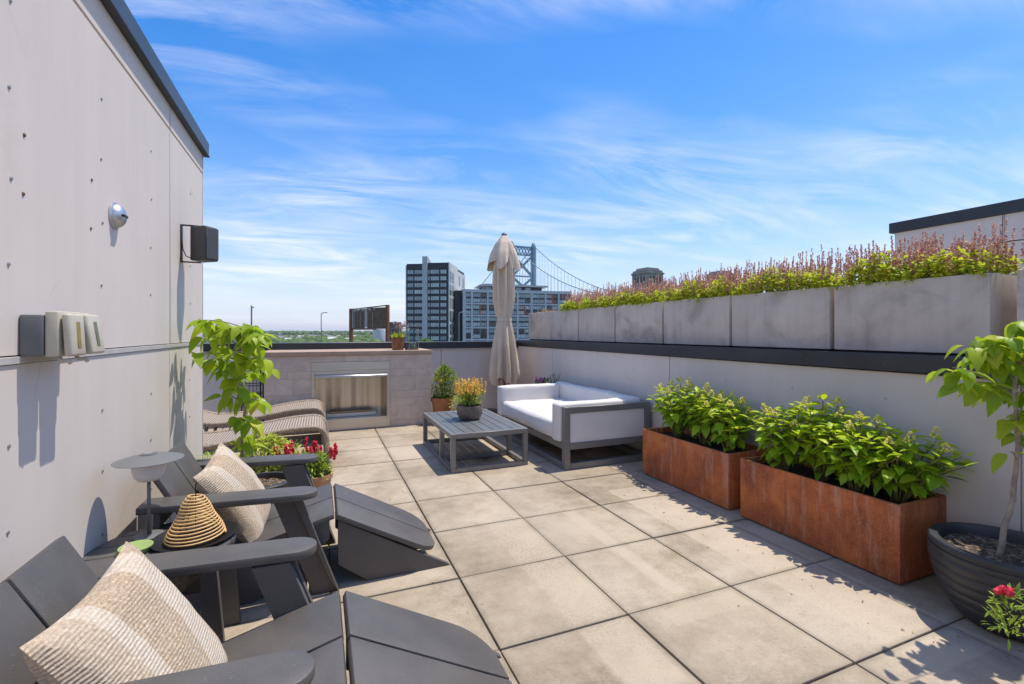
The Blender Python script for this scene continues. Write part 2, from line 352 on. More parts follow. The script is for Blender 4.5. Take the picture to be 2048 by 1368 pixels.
# stainless steel: brushed one way
def steel(name, base, rough, sc, dist):
    b = NB(name); n_ = b.noise(b.coord('Object', sc), 1.0, 5, 0.65); c = b.ramp(n_, [(0.3, tuple(x * .78 for x in base)), (0.7, base)])
    b.col(c).set(Metallic=0.92, Roughness=rough); b.bump(n_, 0.18, dist); return b.m
M_steel = steel('brushed_steel', (0.60, 0.565, 0.53), 0.34, (2, 2, 160), 0.002)
M_steelv = steel('firebox_steel', (0.62, 0.55, 0.46), 0.27, (120, 120, 0.3), 0.008)  # upright streaks in its colour and bump stand in for reflections
M_chrome = simple('satin_chrome', (0.55, 0.56, 0.57), 0.4, 0.9, 0.08)
M_brass = simple('burner_brass', (0.55, 0.34, 0.13), 0.35, 0.8)
M_glass = NB('clear_glass').set(Base_Color=(0.93, 0.96, 0.95, 1), Roughness=0.02, Transmission_Weight=1.0, IOR=1.12).m
# wicker
b = NB('wicker'); tcx = b.n('ShaderNodeUVMap'); mpu = b.n('ShaderNodeMapping'); b.l(tcx.outputs[0], mpu.inputs[0])
wa = b.n('ShaderNodeTexWave', bands_direction='X', wave_profile='SIN'); wa.inputs['Scale'].default_value = 13.0; b.l(mpu.outputs[0], wa.inputs[0])
wb = b.n('ShaderNodeTexWave', bands_direction='Y'); wb.inputs['Scale'].default_value = 16.0; b.l(mpu.outputs[0], wb.inputs[0])
h = b.math('ADD', b.math('MULTIPLY', wa.outputs[1], 0.8), b.math('MULTIPLY', wb.outputs[1], 0.2))
c = b.ramp(h, [(0.1, (0.12, 0.085, 0.06)), (0.5, (0.34, 0.27, 0.205)), (0.9, (0.50, 0.42, 0.33))])
b.col(b.mix(0.25, c, b.ramp(b.noise(b.coord('Object'), 60, 3), [(0.3, (0.16, 0.12, 0.09)), (0.7, (0.5, 0.43, 0.35))]))).set(Roughness=0.6).bump(h, 0.8, 0.006); M_wicker = b.m
M_wickedge = simple('wicker_braid', (0.30, 0.235, 0.175), 0.65, 0, 0.55, 70, 0.9, bscale=90)
# striped handwoven cushion: ribs across, bands of undyed wool
b = NB('handwoven_cushion'); v = b.coord('Object'); sx = b.n('ShaderNodeSeparateXYZ'); b.l(v, sx.inputs[0]); nz = b.noise(v, 8, 3)
Y = b.math('ADD', sx.outputs[0], b.math('MULTIPLY', b.math('SUBTRACT', nz, 0.5), 0.012)); Z = b.math('ADD', sx.outputs[1], b.math('MULTIPLY', b.math('SUBTRACT', nz, 0.5), 0.02))
band = b.ramp(b.math('ADD', b.math('MULTIPLY', Y, 2.0), 0.5), [(0.0, 0.35), (0.2, 0.4), (0.205, 1.0), (0.30, 1.0), (0.305, 0.0), (0.62, 0.0), (0.625, 1.0), (0.86, 1.0), (0.865, 0.1)])
spx = b.ramp(b.noise(v, 130, 3, .8), [(0.35, (0.27, 0.19, 0.12)), (0.55, (0.47, 0.36, 0.25)), (0.7, (0.66, 0.56, 0.44))])
wht = b.ramp(b.noise(v, 120, 3, .8), [(0.35, (0.45, 0.38, 0.30)), (0.6, (0.70, 0.62, 0.53))])
rib = b.math('SINE', b.math('MULTIPLY', Z, 640.0)); ribp = b.math('ADD', b.math('MULTIPLY', rib, 0.5), 0.5)
c = b.mix(b.math('MULTIPLY', band, 0.7), spx, wht); c = b.mix(b.math('MULTIPLY', b.ramp(ribp, [(0.0, 1.0), (0.3, 0.0)]), 0.28), c, (0.24, 0.18, 0.13))
b.col(c).set(Roughness=0.95, Sheen_Weight=0.2).bump(b.math('ADD', ribp, b.math('MULTIPLY', b.noise(v, 150, 2), 0.9)), 0.55, 0.005); M_cushion = b.m
M_rattan = simple('rattan', (0.62, 0.40, 0.17), 0.5, 0, 0.2, 30)
M_blackiron = simple('black_iron', (0.02, 0.02, 0.022), 0.45, 0.3)
M_lampmetal = simple('slate_lamp_metal', (0.15, 0.155, 0.16), 0.55, 0.1, 0.06)
M_opal = simple('opal_shade', (0.66, 0.62, 0.63), 0.35, 0, 0.02)
M_green = simple('green_coaster', (0.26, 0.36, 0.12), 0.6, 0, 0.06)
M_speaker = simple('speaker_plastic', (0.055, 0.055, 0.058), 0.5, 0, 0.1, 6)
b = NB('speaker_grille'); v = b.coord('Object'); vo = b.n('ShaderNodeTexVoronoi'); vo.inputs['Scale'].default_value = 220; b.l(v, vo.inputs['Vector'])
b.col(b.ramp(vo.outputs['Distance'], [(0.2, (0.02, 0.02, 0.022)), (0.5, (0.075, 0.075, 0.08))])).set(Roughness=0.5).bump(vo.outputs['Distance'], 0.4, 0.003); M_grille = b.m
M_beige = simple('beige_plastic', (0.50, 0.46, 0.37), 0.45, 0, 0.08, 20)
M_smoke = simple('yellowed_window_plastic', (0.30, 0.235, 0.09), 0.25, 0, 0.15, 20)
M_smoke2 = simple('smoky_window_plastic', (0.17, 0.165, 0.105), 0.25, 0, 0.15, 20)
M_greybox = simple('grey_painted_box', (0.14, 0.145, 0.15), 0.55, 0, 0.15, 9)
b = NB('umbrella_canvas'); v = b.coord('Object'); b.col(b.ramp(b.noise(v, 3, 5), [(0.3, (0.62, 0.49, 0.36)), (0.7, (0.72, 0.58, 0.44))])).set(Roughness=0.92, Sheen_Weight=0.1).bump(b.noise(v, 14, 5, .6, .5), 0.3, 0.02); M_umb = b.m
M_wood = simple('umbrella_pole_wood', (0.22, 0.09, 0.04), 0.5, 0, 0.3, 20)
# cast concrete
b = NB('cast_concrete'); v = b.coord('World'); st = b.noise(b.coord('World', (7, 7, .7)), 1.5, 6, .65); n_ = b.noise(v, 3.0, 6, 0.65, 0.5)
c = b.ramp(b.math('ADD', b.math('MULTIPLY', n_, .6), b.math('MULTIPLY', st, .4)), [(0.30, (0.38, 0.305, 0.245)), (0.48, (0.60, 0.505, 0.43)), (0.68, (0.72, 0.625, 0.545))])
c = b.mix(b.math('MULTIPLY', b.ramp(b.noise(v, 2.3, 4, .6, 1.0), [(0.54, 0.0), (0.70, 1.0)]), 0.6), c, (0.24, 0.20, 0.16))
c = b.mix(b.math('MULTIPLY', b.rand(), 0.3), c, (0.46, 0.41, 0.37))
b.col(c).set(Roughness=0.85).bump(b.noise(v, 70, 5, .7), 0.2, 0.005); M_conc = b.m

# ------------------------------------------------------------------ roof terrace (setting)
XR, YB, XL, YW = 3.15, 7.42, -0.82, 4.15          # right parapet, back parapet, left wall, end of left wall
deck = ob('roof_deck', box_me((2.0, 1.5, -11.07), (14.0, 13.0, 21.9), simple('block_render', (0.3, 0.28, 0.26), 0.9), 0)); tag(deck, kind='structure')
floor = ob('terrace_floor', box_me((-.3, 2.4, -0.043), (7.2, 10.2, 0.06), M_joint, 0)); tag(floor, 'pale concrete paver floor of the roof terrace', kind='structure')
gx = [0.682 + (i - 1) * 0.6315 for i in range(-6, 6)]; GX = [x for x in gx if x < 3.2]
gy = [1.187 + (j - 1) * 0.603 for j in range(-4, 13)]
pav_me = None
for i in range(len(GX)):
    x0 = GX[i]; x1 = GX[i] + 0.6315
    for j in range(len(gy)):
        y0 = gy[j]; y1 = y0 + 0.603
        if x0 < XL - 0.2 and y1 < YW - 0.3: continue
        if y0 > YB or x0 > XR: continue
        bm = None
        if pav_me is None:
            pav_me = box_me((0, 0, -0.016), (0.6315 - 0.0075, 0.603 - 0.0075, 0.032), M_paver, 0.004, 2)
        ob('paver', pav_me, floor, ((x0 + x1) / 2 + random.uniform(-.0015, .0015), (y0 + y1) / 2 + random.uniform(-.0015, .0015), 0.0 + random.uniform(-.002, .002)), (random.uniform(-.003, .003), random.uniform(-.003, .003), random.uniform(-.002, .002)))

def screw_me(mat):
    return lathe_me([(0.004, -0.002), (0.0062, 0.0), (0.0062, 0.0014), (0.0042, 0.0032), (0.0006, 0.0038)], mat, 10)
SCR, SCR2 = screw_me(M_screw), screw_me(M_rustscrew)
# left penthouse wall, clad in panels
lw = thing('penthouse_wall', 'tall grey panelled wall with screws at the left edge', 'wall', (XL, 0, 0))
box('backing', lw, -3.2, -0.022, -2.2, YW - 0.012, -0.05, 2.66, M_void, 0)
vj = [-1.5, 0.92, 3.325, YW]
for a, e in zip(vj[:-1], vj[1:]):
    for z0, z1 in ((-0.04, 1.205), (1.232, 2.49), (2.503, 2.645)):
        box('panel', lw, -0.021, 0.0, a + 0.0065, e - (0.0065 if e < YW else 0), z0, z1, M_wall, 0.0012)
    box('joint_flashing', lw, -0.021, 0.006, a + 0.004, e - 0.004, 1.207, 1.228, M_bead, 0.001)
for y in vj[1:3]: box('joint_bead', lw, -0.02, -0.004, y - 0.0042, y + 0.001, 0, 2.645, M_bead, 0)
box('corner_trim', lw, -0.10, 0.003, YW + 0.0005, YW + 0.006, -0.04, 2.645, M_bead, 0.001)
box('end_panel', lw, -3.2, -0.1005, YW - 0.011, YW + 0.003, -0.04, 2.645, M_wall, 0.001)
ob('coping', prism_me([(-3.22, 2.66), (0.028, 2.646), (0.034, 2.640), (0.037, 2.735), (-3.22, 2.755)], 'y', -2.3, YW + 0.035, M_coping2, 0.002), lw)
box('drip_edge', lw, -0.02, 0.04, -2.3, YW + 0.05, 2.636, 2.641, M_coping, 0)
for Y in (1.18, 1.78, 2.39, 2.985, 3.78):
    for Z in (2.25, 2.0, 1.745, 1.49, .98, .73, .48, .23):
        if Y == 3.78 and Z in (2.0, .23): continue
        ob('screw', SCR, lw, (0.0005, Y + random.uniform(-.01, .01), Z + random.uniform(-.006, .006)), (0, R(90), 0))
for Y, Z in ((1.85, 1.89), (1.845, 1.712), (2.297, 1.89), (2.29, 1.70)):
    ob('rusty_screw', SCR2, lw, (0.0005, Y, Z), (0, R(90), 0))

# parapets
bp = thing('back_parapet', 'low grey panelled parapet with dark coping behind the fireplace', 'wall', (0, YB, 0))
box('backing', bp, -5.2, XR + .3, 0.022, 0.28, -0.05, 1.05, M_void, 0)
xs = [-5.6, -3.13, -0.66, 1.81, XR + 0.02]
for a, e in zip(xs[:-1], xs[1:]): box('panel', bp, a + .004, e - .004, 0.0, 0.021, -.04, 1.035, M_wall, 0.001)
box('coping', bp, -5.2, XR + .32, -0.028, 0.31, 1.038, 1.142, M_coping, 0.004)
box('drip_trim', bp, -5.2, XR - .02, -0.033, -0.006, 1.028, 1.036, simple('pale_trim', (.45, .38, .36), .5), 0)
rp = thing('side_parapet', 'grey panelled parapet along the right side under the concrete planters', 'wall', (XR, 0, 0))
box('backing', rp, 0.022, 0.28, -2, YB - 0.001, -0.05, 1.07, M_void, 0)
ys = [-1.3, 1.16, 3.63, 6.11, YB]
for a, e in zip(ys[:-1], ys[1:]): box('panel', rp, 0.0, 0.021, a + .004, e - .004, -.04, 1.06, M_wall, 0.001)
for y in ys[1:-1]: box('joint_bead', rp, 0.006, 0.02, y - .0022, y + .0022, 0, 1.06, M_bead, 0)
box('coping', rp, -0.028, 0.31, -2, YB - 0.03, 1.067, 1.168, M_coping, 0.004)
for y in np.arange(.3, 7.2, .48): ob('screw', SCR2, rp, (-0.0285, y, 1.115 + random.uniform(-.01, .01)), (0, R(-90), 0))
for Y in (1.75, 2.35, 2.95, 4.2, 4.8, 5.4, 6.7):
    for Z in (.9, .62): ob('screw', SCR, rp, (-0.0005, Y, Z), (0, R(-90), 0))
# neighbour's terrace and penthouse
nf = ob('neighbour_terrace', box_me((6.0, 2.4, -0.05), (5.6, 10, 0.07), M_conc, 0)); tag(nf, kind='structure')
nw = thing('neighbour_penthouse', 'grey panelled penthouse with dark roof edge beyond the salvia planters', 'building', (7.0, 0, 0))
box('backing', nw, 0.022, 3.2, -6, 3.77, -.05, 2.6, M_void, 0)
ny = [-5, -2.9, -.6, 1.1, 2.72, 3.785]
for a, e in zip(ny[:-1], ny[1:]):
    for z0, z1 in ((0, 1.2), (1.22, 2.29), (2.302, 2.60)): box('panel', nw, 0, .021, a + .012, e - .012, z0, z1, M_wall, .001)
    if e < 3.7: box('joint_bead', nw, .004, .02, e - .007, e + .007, 0, 2.6, M_bead, 0)
box('end_panel', nw, 0.022, 3.2, 3.772, 3.79, 0, 2.6, M_wall, 0)
box('roof_edge', nw, -.035, 3.3, -6, 3.83, 2.603, 2.735, M_coping, .004)

# ------------------------------------------------------------------ wall fittings
sp = thing('wall_speaker', 'black speaker on a bracket near the end of the left wall', 'speaker', (XL, 3.57, 1.87))
pl = [(.045, -.01), (.145, -.09), (.205, .01), (.105, .09)]
ob('cabinet', prism_me(pl, 'z', -.11, .11, M_speaker, .012, 3), sp)
gd = Vector((.06, .10, 0)).normalized(); gn = Vector((gd.y, -gd.x, 0))
bmg = bmesh.new(); g_box(bmg, (0, 0, 0), (.1, .006, .198), .002, 1, Matrix.Translation(Vector((.175, -.04, 0)) + gn * .0025) @ Matrix.Rotation(math.atan2(gd.y, gd.x), 4, 'Z')); ob('grille', bm_mesh(bmg, M_grille, True), sp)
box('wall_plate', sp, 0.001, .008, -.03, .0, -.125, .115, M_blackiron, .001)
for z in (.112, -.122): box('bracket_arm', sp, .008, .11, -.022, -.004, z - .004, z + .004, M_blackiron, .001)
tube('cable', sp, [(.006, -.012, .02), (.012, -.02, -.04), (.03, -.025, -.085), (.06, -.02, -.1)], .003, M_blackiron, 6)
ou = thing('outlet_box', 'grey electrical box on the left wall carrying two beige outlet covers', 'electrical box', (XL, 1.80, 1.29))
box('back_box', ou, 0.001, .055, .02, .262, -.062, .062, M_greybox, .006, 2)
for yy, ang, mw in ((.036, 9, M_smoke), (.148, 24, M_smoke2)):
    cv = box('outlet_cover', ou, .0552, .088, yy - .008, yy + .098, -.066, .074, M_beige, .007, 2)
    bl = bmesh.new(); Mx = Matrix.Translation((.09, yy + .0, .066)) @ Matrix.Rotation(R(-ang * .35), 4, 'Y')
    g_box(bl, (.012, .046, -.066), (.022, .094, .132), .008, 3, Mx); ob('lid', bm_mesh(bl, M_beige, True), cv)
    bl = bmesh.new(); g_box(bl, (.0235, .046, -.066), (.003, .022, .082), .001, 1, Mx); ob('lid_window', bm_mesh(bl, mw, True), cv)
    tube('latch', cv, [(.075, yy + .02, -.064), (.085, yy + .02, -.078), (.1, yy + .02, -.076), (.108, yy + .02, -.088)], .006, M_beige, 8)
dv = thing('wall_vent', 'small round steel vent hood high on the left wall', 'vent', (XL, 2.51, 1.80))
ob('rim', lathe_me([(.058, 0.001), (.058, .006), (.052, .011), (.046, .012)], M_chrome, 32), dv, (0, 0, 0), (0, R(90), 0))
hd = bmesh.new(); bmesh.ops.create_uvsphere(hd, u_segments=28, v_segments=16, radius=.048, matrix=Matrix.Translation((.008, 0, 0)) @ Matrix.Diagonal((.75, 1, 1.05, 1))); bmesh.ops.delete(hd, geom=[x for x in hd.verts if x.co.x < .006], context='VERTS'); ob('hood', bm_mesh(hd, M_chrome, True), dv)
box('slot', dv, .03, .047, -.03, .012, -.006, .004, M_blackiron, .001)

# ------------------------------------------------------------------ outdoor fireplace
fp = thing('outdoor_fireplace', 'taupe tiled outdoor fireplace with steel firebox against the back parapet', 'fireplace', (0, 6.57, 0))
FX0, FX1, FD = -.646, 1.456, .80
box('core', fp, FX0 + .012, -.10, .014, FD, 0, .985, M_void, 0); box('core', fp, .885, FX1 - .012, .014, FD, 0, .985, M_void, 0)
box('core', fp, -.0995, .8845, .02, FD, .905, .985, M_void, 0)
rows = [(0, .087), (.087, .292), (.292, .393), (.393, .491), (.491, .695), (.695, .792), (.792, .988)]
for ri, (z0, z1) in enumerate(rows):
    for a, e in ((FX0, -.107), (.889, FX1)):
        sub = [a] + ([a + (e - a) * random.choice((.35, .5, .62))] if ri in (1, 2, 4, 5) else []) + [e]
        for p, q in zip(sub[:-1], sub[1:]): box('tile', fp, p + .0006, q - .0006, random.uniform(0, .0006), .0135, z0 + .0006, z1 - .0006, M_tile, .001)
    box('tile', fp, FX1 - .0115, FX1 + .0005, .0142, FD, z0 + .0006, z1 - .0006, M_tile, .001)
    box('tile', fp, FX0 - .0005, FX0 + .0115, .0142, FD, z0 + .0006, z1 - .0006, M_tile, .001)
for (p, q) in ((-.107, .30), (.30, .889)): box('tile', fp, p + .0006, q - .0006, random.uniform(0, .001), .0135, .9062, .9868, M_tile, .001)
box('mantel_slab', fp, FX0 - .03, FX1 + .012, -.022, FD + .01, .990, 1.046, M_slab, .004)
# steel surround
sur = box('steel_surround', fp, -.105, -.066, -.004, .012, .003, .789, M_steel, .001)
box('steel_surround', fp, .852, .887, -.004, .012, .003, .789, M_steel, .001)
box('steel_surround', fp, -.0655, .8515, -.004, .012, .003, .152, M_steel, .001)
box('steel_surround', fp, -.0655, .8515, -.004, .012, .746, .789, M_steel, .001)
ob('hood_lip', prism_me([(-.005, .745), (-.045, .725), (-.045, .700), (-.038, .700), (-.038, .718), (-.005, .735)], 'x', -.062, .848, M_steel, .001), fp)
# firebox lining: steel back, flutes put in to break reflections into upright streaks
nfl = 60; pv, pf = [], []
for i in range(nfl + 1):
    x = -.06 + .905 * i / nfl; y = .40 + (.002 * math.sin(i * .73 + 1) + .010 * math.sin(i * .19))
    pv += [(x, y, .152), (x, y, .75)]
for i in range(nfl): pf.append((2 * i, 2 * i + 2, 2 * i + 3, 2 * i + 1))
ob('firebox_back', mesh(pv, pf, M_steelv, True), fp)
box('firebox_side', fp, -.066, -.061, .0125, .44, .152, .75, M_steelv, 0); box('firebox_side', fp, .846, .851, .0125, .44, .152, .75, M_steelv, 0)
box('firebox_floor', fp, -.0605, .8455, .0125, .44, .146, .151, M_steelv, 0); box('firebox_top', fp, -.0605, .8455, .0125, .44, .7505, .756, M_steelv, 0)
box('burner_tray', fp, .08, .72, .16, .28, .152, .20, M_steel, .003); box('burner', fp, .12, .68, .205, .235, .2005, .215, M_brass, .003)
box('steel_header', fp, -.105, .887, -.003, .0125, .7905, .904, M_steel, .001)
# log rack with wire basket beside it
lr = thing('wire_log_rack', 'black wire rack against the wall left of the fireplace', 'rack', (-.82, 6.72, 0))
for x in (-.13, .12):
    for y in (0, .3): tube('post', lr, [(x, y, 0), (x, y, .86)], .009, M_blackiron, 6)
for z in (.5, .62, .74, .86):
    tube('rail', lr, [(-.13, 0, z), (.12, 0, z), (.12, .3, z), (-.13, .3, z), (-.13, 0, z)], .005, M_blackiron, 5)
for i in range(7): tube('wire', lr, [(-.13 + .25 * i / 6, 0, .5), (-.13 + .25 * i / 6, 0, .86)], .003, M_blackiron, 5)
tube('shelf_bar', lr, [(-.13, .15, .5), (.12, .15, .5)], .006, M_blackiron, 5)

# ------------------------------------------------------------------ wicker chaises
def chaise(y0, y1, label, dx=0):
    t = thing('wicker_chaise', label, 'lounger', (dx, y0, 0), 0, 'wicker chaises by the fireplace')
    prof = [(.068, .005), (.066, .15), (.060, .29), (.045, .36), (.012, .405), (-.04, .425), (-.14, .428), (-.3, .415), (-.5, .385), (-.7, .35), (-.9, .325), (-1.08, .325), (-1.24, .37), (-1.40, .47), (-1.56, .60), (-1.72, .74)]
    w = y1 - y0; th = .035
    # surface with uv along the length
    sm = []
    for i in range(len(prof) - 1):
        for k in range(4):
            f = k / 4; p0 = prof[max(i - 1, 0)]; p1 = prof[i]; p2 = prof[i + 1]; p3 = prof[min(i + 2, len(prof) - 1)]
            sm.append(tuple(.5 * ((2 * p1[q]) + (-p0[q] + p2[q]) * f + (2 * p0[q] - 5 * p1[q] + 4 * p2[q] - p3[q]) * f * f + (-p0[q] + 3 * p1[q] - 3 * p2[q] + p3[q]) * f ** 3) for q in (0, 1)))
    sm.append(prof[-1])
    bm = bmesh.new(); uv = bm.loops.layers.uv.new('UVMap'); L = 0; rowsv = []
    for i, p in enumerate(sm):
        if i: L += math.dist(p, sm[i - 1])
        a = sm[max(i - 1, 0)]; c_ = sm[min(i + 1, len(sm) - 1)]; tx, tz = c_[0] - a[0], c_[1] - a[1]; ln = math.hypot(tx, tz); nx, nz = -tz / ln, tx / ln
        rowsv.append((bm.verts.new((p[0], .02, p[1])), bm.verts.new((p[0], w - .02, p[1])), bm.verts.new((p[0] + nx * th, w - .02, p[1] + nz * th)), bm.verts.new((p[0] + nx * th, .02, p[1] + nz * th)), L))
    for i in range(len(rowsv) - 1):
        A, B = rowsv[i], rowsv[i + 1]
        for (q, r2) in ((0, 1), (1, 2), (2, 3), (3, 0)):
            f = bm.faces.new((A[q], A[r2], B[r2], B[q]))
            for lp, (u_, v_) in zip(f.loops, ((A[4], 0), (A[4], 1), (B[4], 1), (B[4], 0))): lp[uv].uv = (u_, v_ * .66)
    bm.faces.new(rowsv[0][:4]); bm.faces.new(rowsv[-1][:4][::-1])
    ob('woven_seat', bm_mesh(bm, M_wicker, True), t)
    for yy in (.015, w - .015):
        tube('braided_edge', t, [(p[0] - .002, yy, p[1] - .006) for p in sm], .024, M_wickedge, 8)
    for x in (-1.1, -1.6): tube('leg', t, [(x, .05, .3 if x > -1.3 else .62), (x - .05, .05, 0)], .018, M_wickedge, 8); tube('leg', t, [(x, w - .05, .3 if x > -1.3 else .62), (x - .05, w - .05, 0)], .018, M_wickedge, 8)
    return t
chaise(4.65, 5.31, 'brown wicker chaise nearer the camera, behind the red flowers')
chaise(5.80, 6.46, 'brown wicker chaise right in front of the fireplace', -.015)

# ------------------------------------------------------------------ coffee table
ct = thing('coffee_table', 'low grey slatted metal coffee table with open frame base', 'table', (1.11, 4.165, 0))
cw, cl, chh, tb = .77, 1.27, .36, .045
for i in range(7):
    x0 = tb + .003 + (cw - 2 * tb) / 7 * i; box('top_slat', ct, x0 + .003, x0 + (cw - 2 * tb) / 7 - .004, tb + .002, cl - tb - .002, chh - .022, chh - .002, M_alutop, .002)
for x in (0, cw - tb): box('top_rail', ct, x, x + tb, 0, cl, chh - tb, chh, M_alu, .002)
for y in (0, cl - tb): box('top_rail', ct, tb + .0005, cw - tb - .0005, y + .0005, y + tb - .0005, chh - tb + .0005, chh - .0005, M_alu, .002)
for x in (0, cw - tb):
    for y in (.0005, cl - tb - .0005): box('leg', ct, x + .0005, x + tb - .0005, y, y + tb, tb + .0005, chh - tb - .0005, M_alu, .002)
    box('leg', ct, x + .0005, x + tb - .0005, .42, .42 + tb, tb + .0005, chh - tb - .0005, M_alu, .002)
for x in (0, cw - tb): box('floor_rail', ct, x, x + tb, 0, cl, 0.002, tb, M_alu, .002)
for y in (0, .42, cl - tb): box('floor_rail', ct, tb + .0005, cw - tb - .0005, y + .0005, y + tb - .0005, .0025, tb - .0005, M_alu, .002)

# ------------------------------------------------------------------ sofa
sf = thing('outdoor_sofa', 'white cushioned outdoor loveseat in a grey box frame by the right parapet', 'sofa', (2.12, 3.86, 0))
sw, sl, sh, sb = .98, 1.80, .59, .06
for y in (0, sl - sb):
    for x in (0, sw - sb): box('post', sf, x, x + sb, y, y + sb, 0.002, sh, M_alu, .003)
    for z0, z1 in ((sh - sb, sh - .0005), (.19, .25), (.0025, .06)): box('side_rail', sf, sb + .0005, sw - sb - .0005, y + .001, y + sb - .001, z0, z1, M_alu, .003)
for x in (0, sw - sb):
    for z0, z1 in ((.0025, .06), (.19, .25)): box('long_rail', sf, x + .001, x + sb - .001, sb + .0005, sl - sb - .0005, z0, z1, M_alu, .003)
box('long_rail', sf, sw - sb + .001, sw - .001, sb + .0005, sl - sb - .0005, sh - sb, sh - .0005, M_alu, .003)
for i in range(8): box('support_slat', sf, sb + .001, sw - sb - .001, .12 + .21 * i, .19 + .21 * i, .225, .245, M_alu, .002)
def cushion_me(x0, x1, y0, y1, z0, z1, r=.035, puff=.018, seed=0):
    bm = bmesh.new(); g_box(bm, ((x0 + x1) / 2, (y0 + y1) / 2, (z0 + z1) / 2), (x1 - x0, y1 - y0, z1 - z0), r, 3)
    bmesh.ops.subdivide_edges(bm, edges=[e for e in bm.edges if e.calc_length() > .12], cuts=9, use_grid_fill=True)
    c0 = Vector(((x0 + x1) / 2, (y0 + y1) / 2, (z0 + z1) / 2)); h = Vector(((x1 - x0) / 2, (y1 - y0) / 2, (z1 - z0) / 2))
    from mathutils import noise as mn
    for v_ in bm.verts:
        q = Vector(((v_.co[i] - c0[i]) / h[i] for i in range(3)))
        for i in range(3):
            j, k = (i + 1) % 3, (i + 2) % 3
            if abs(q[i]) > .9: v_.co[i] += math.copysign(puff * max(0, 1 - q[j] ** 2) * max(0, 1 - q[k] ** 2), q[i])
        n_ = mn.noise(v_.co * 5 + Vector((seed, 0, 0))); n2_ = mn.noise(Vector((v_.co.x * 22, v_.co.y * 6, v_.co.z * 9 + seed))); v_.co += Vector((.004, .005, .009)) * n_ + Vector((.002, .002, .004)) * n2_
    return bm_mesh(bm, M_canvas, True)
ob('arm_cushion', cushion_me(-.028, .80, .012 + sb - .01, .215, .255, .615, .022, .006, 1), sf)
ob('arm_cushion', cushion_me(-.028, .80, sl - .215, sl - sb - .002, .255, .615, .022, .006, 2), sf)
ob('back_cushion', cushion_me(.802, sw - sb - .002, sb + .004, sl - sb - .004, .255, .63, .022, .01, 3), sf)
ob('seat_cushion', cushion_me(-.02, .798, .218, sl - .218, .255, .435, .035, .028, 4), sf)
box('side_panel', sf, sb + .001, sw - sb - .001, .012, .052, .2505, sh - sb - .0005, M_canvas, .003)

# ------------------------------------------------------------------ adirondack chairs with footrests
def arc_end(x0, x1, y0, y1, r, outer):
    """plan of a plank whose outer front corner is cut to a curve"""
    p = [(x0, y0), (x1 - (r if outer < 0 else 0), y0)]
    if outer < 0: p += [(x1 - r + r * math.sin(q), y0 + r * 1.0 * (1 - math.cos(q))) for q in np.linspace(.25, math.pi / 2, 7)]
    else: p += [(x1, y0 + .001)]
    if outer > 0: p += [(x1 - r + r * math.sin(q), y1 - r * (1 - math.cos(q))) for q in np.linspace(math.pi / 2, .25, 7)] + [(x1 - r, y1)]
    else: p += [(x1, y1)]
    return p + [(x0, y1)]
def footrest(cy, label):
    t = thing('footrest', label, 'footrest', (0, cy, 0), 0, 'charcoal footrests')
    for s_ in (-1, 1):
        y0, y1 = (-.268, -.0055) if s_ < 0 else (.0055, .268)
        me = prism_me(arc_end(0, .60, y0, y1, .15, s_), 'z', 0, .026, M_chair, .004, 2)
        ob('top_plank', me, t, (.073, 0, .352), (0, math.atan2(.272, .505), 0))
        yy = s_ * .255
        ob('side_panel', prism_me([(.085, .340), (.085, .113), (.235, .0), (.672, .0), (.66, .012)], 'y', min(yy, yy - s_ * .026), max(yy, yy - s_ * .026), M_chair, .002), t)
    box('cross_brace', t, .14, .168, -.228, .228, .12, .24, M_chair, .003)
    return t
footrest(2.797, 'charcoal footrest before the farther adirondack chair')
footrest(1.51, 'charcoal footrest nearest the camera, cut by the bottom edge of the frame')
def adirondack(cy, label):
    t = thing('adirondack_chair', label, 'chair', (0, cy, 0), 0, 'charcoal adirondack chairs')
    sl_ = math.atan2(.135, .52)
    for s_ in (-1, 1):
        y0, y1 = (-.268, -.0055) if s_ < 0 else (.0055, .268)
        ob('seat_plank', box_me((-.26, (y0 + y1) / 2, -.013), (.52, y1 - y0, .026), M_chair, .004, 2), t, (.062, 0, .378), (0, -sl_, 0))
        ob('back_plank', box_me((0, (y0 + y1) / 2, .27), (.026, y1 - y0, .56), M_chair, .004, 2), t, (-.442, 0, .215), (0, -R(29), 0))
        yy = s_ * .255
        ob('side_panel', prism_me([(.045, .345), (.045, .25), (-.30, .0), (-.70, .0), (-.475, .212)], 'y', min(yy, yy - s_ * .026), max(yy, yy - s_ * .026), M_chair, .002), t)
        # arm: long board with a rounded front
        ar = .068; pts = [(-.712, -ar), (-.712, ar)] + [(-.085 + .075 * math.cos(q) , ar * math.sin(q)) for q in np.linspace(math.pi / 2, -math.pi / 2, 15)]
        ob('arm', prism_me(pts, 'z', -.030, 0, M_chair, .005, 2), t, (0, s_ * .335, .536), (0, R(2.2), 0))
        yl = s_ * .284; a, e = yl - .013, yl + .013
        ob('front_leg', prism_me([(-.03, .002), (.09, .002), (-.095, .506), (-.215, .506)], 'y', a, e, M_chair, .003), t)
        yl = s_ * .312; a, e = yl - .013, yl + .013
        ob('front_leg_brace', prism_me([(.045, .08), (.09, .002), (-.085, .506), (-.125, .506)], 'y', min(a + s_ * .0265 * .02, a), e, M_chair, .002), t)
    box('back_rail', t, -.655, -.63, -.39, .39, .46, .528, M_chair, .003)
    box('back_rail', t, -.56, -.535, -.255, .255, .24, .32, M_chair, .003)
    box('cross_brace', t, .005, .03, -.228, .228, .27, .34, M_chair, .003)
    return t
adirondack(2.80, 'charcoal adirondack chair farther from the camera, beside the potted tree')
adirondack(1.51, 'charcoal adirondack chair nearest the camera at the lower left corner')
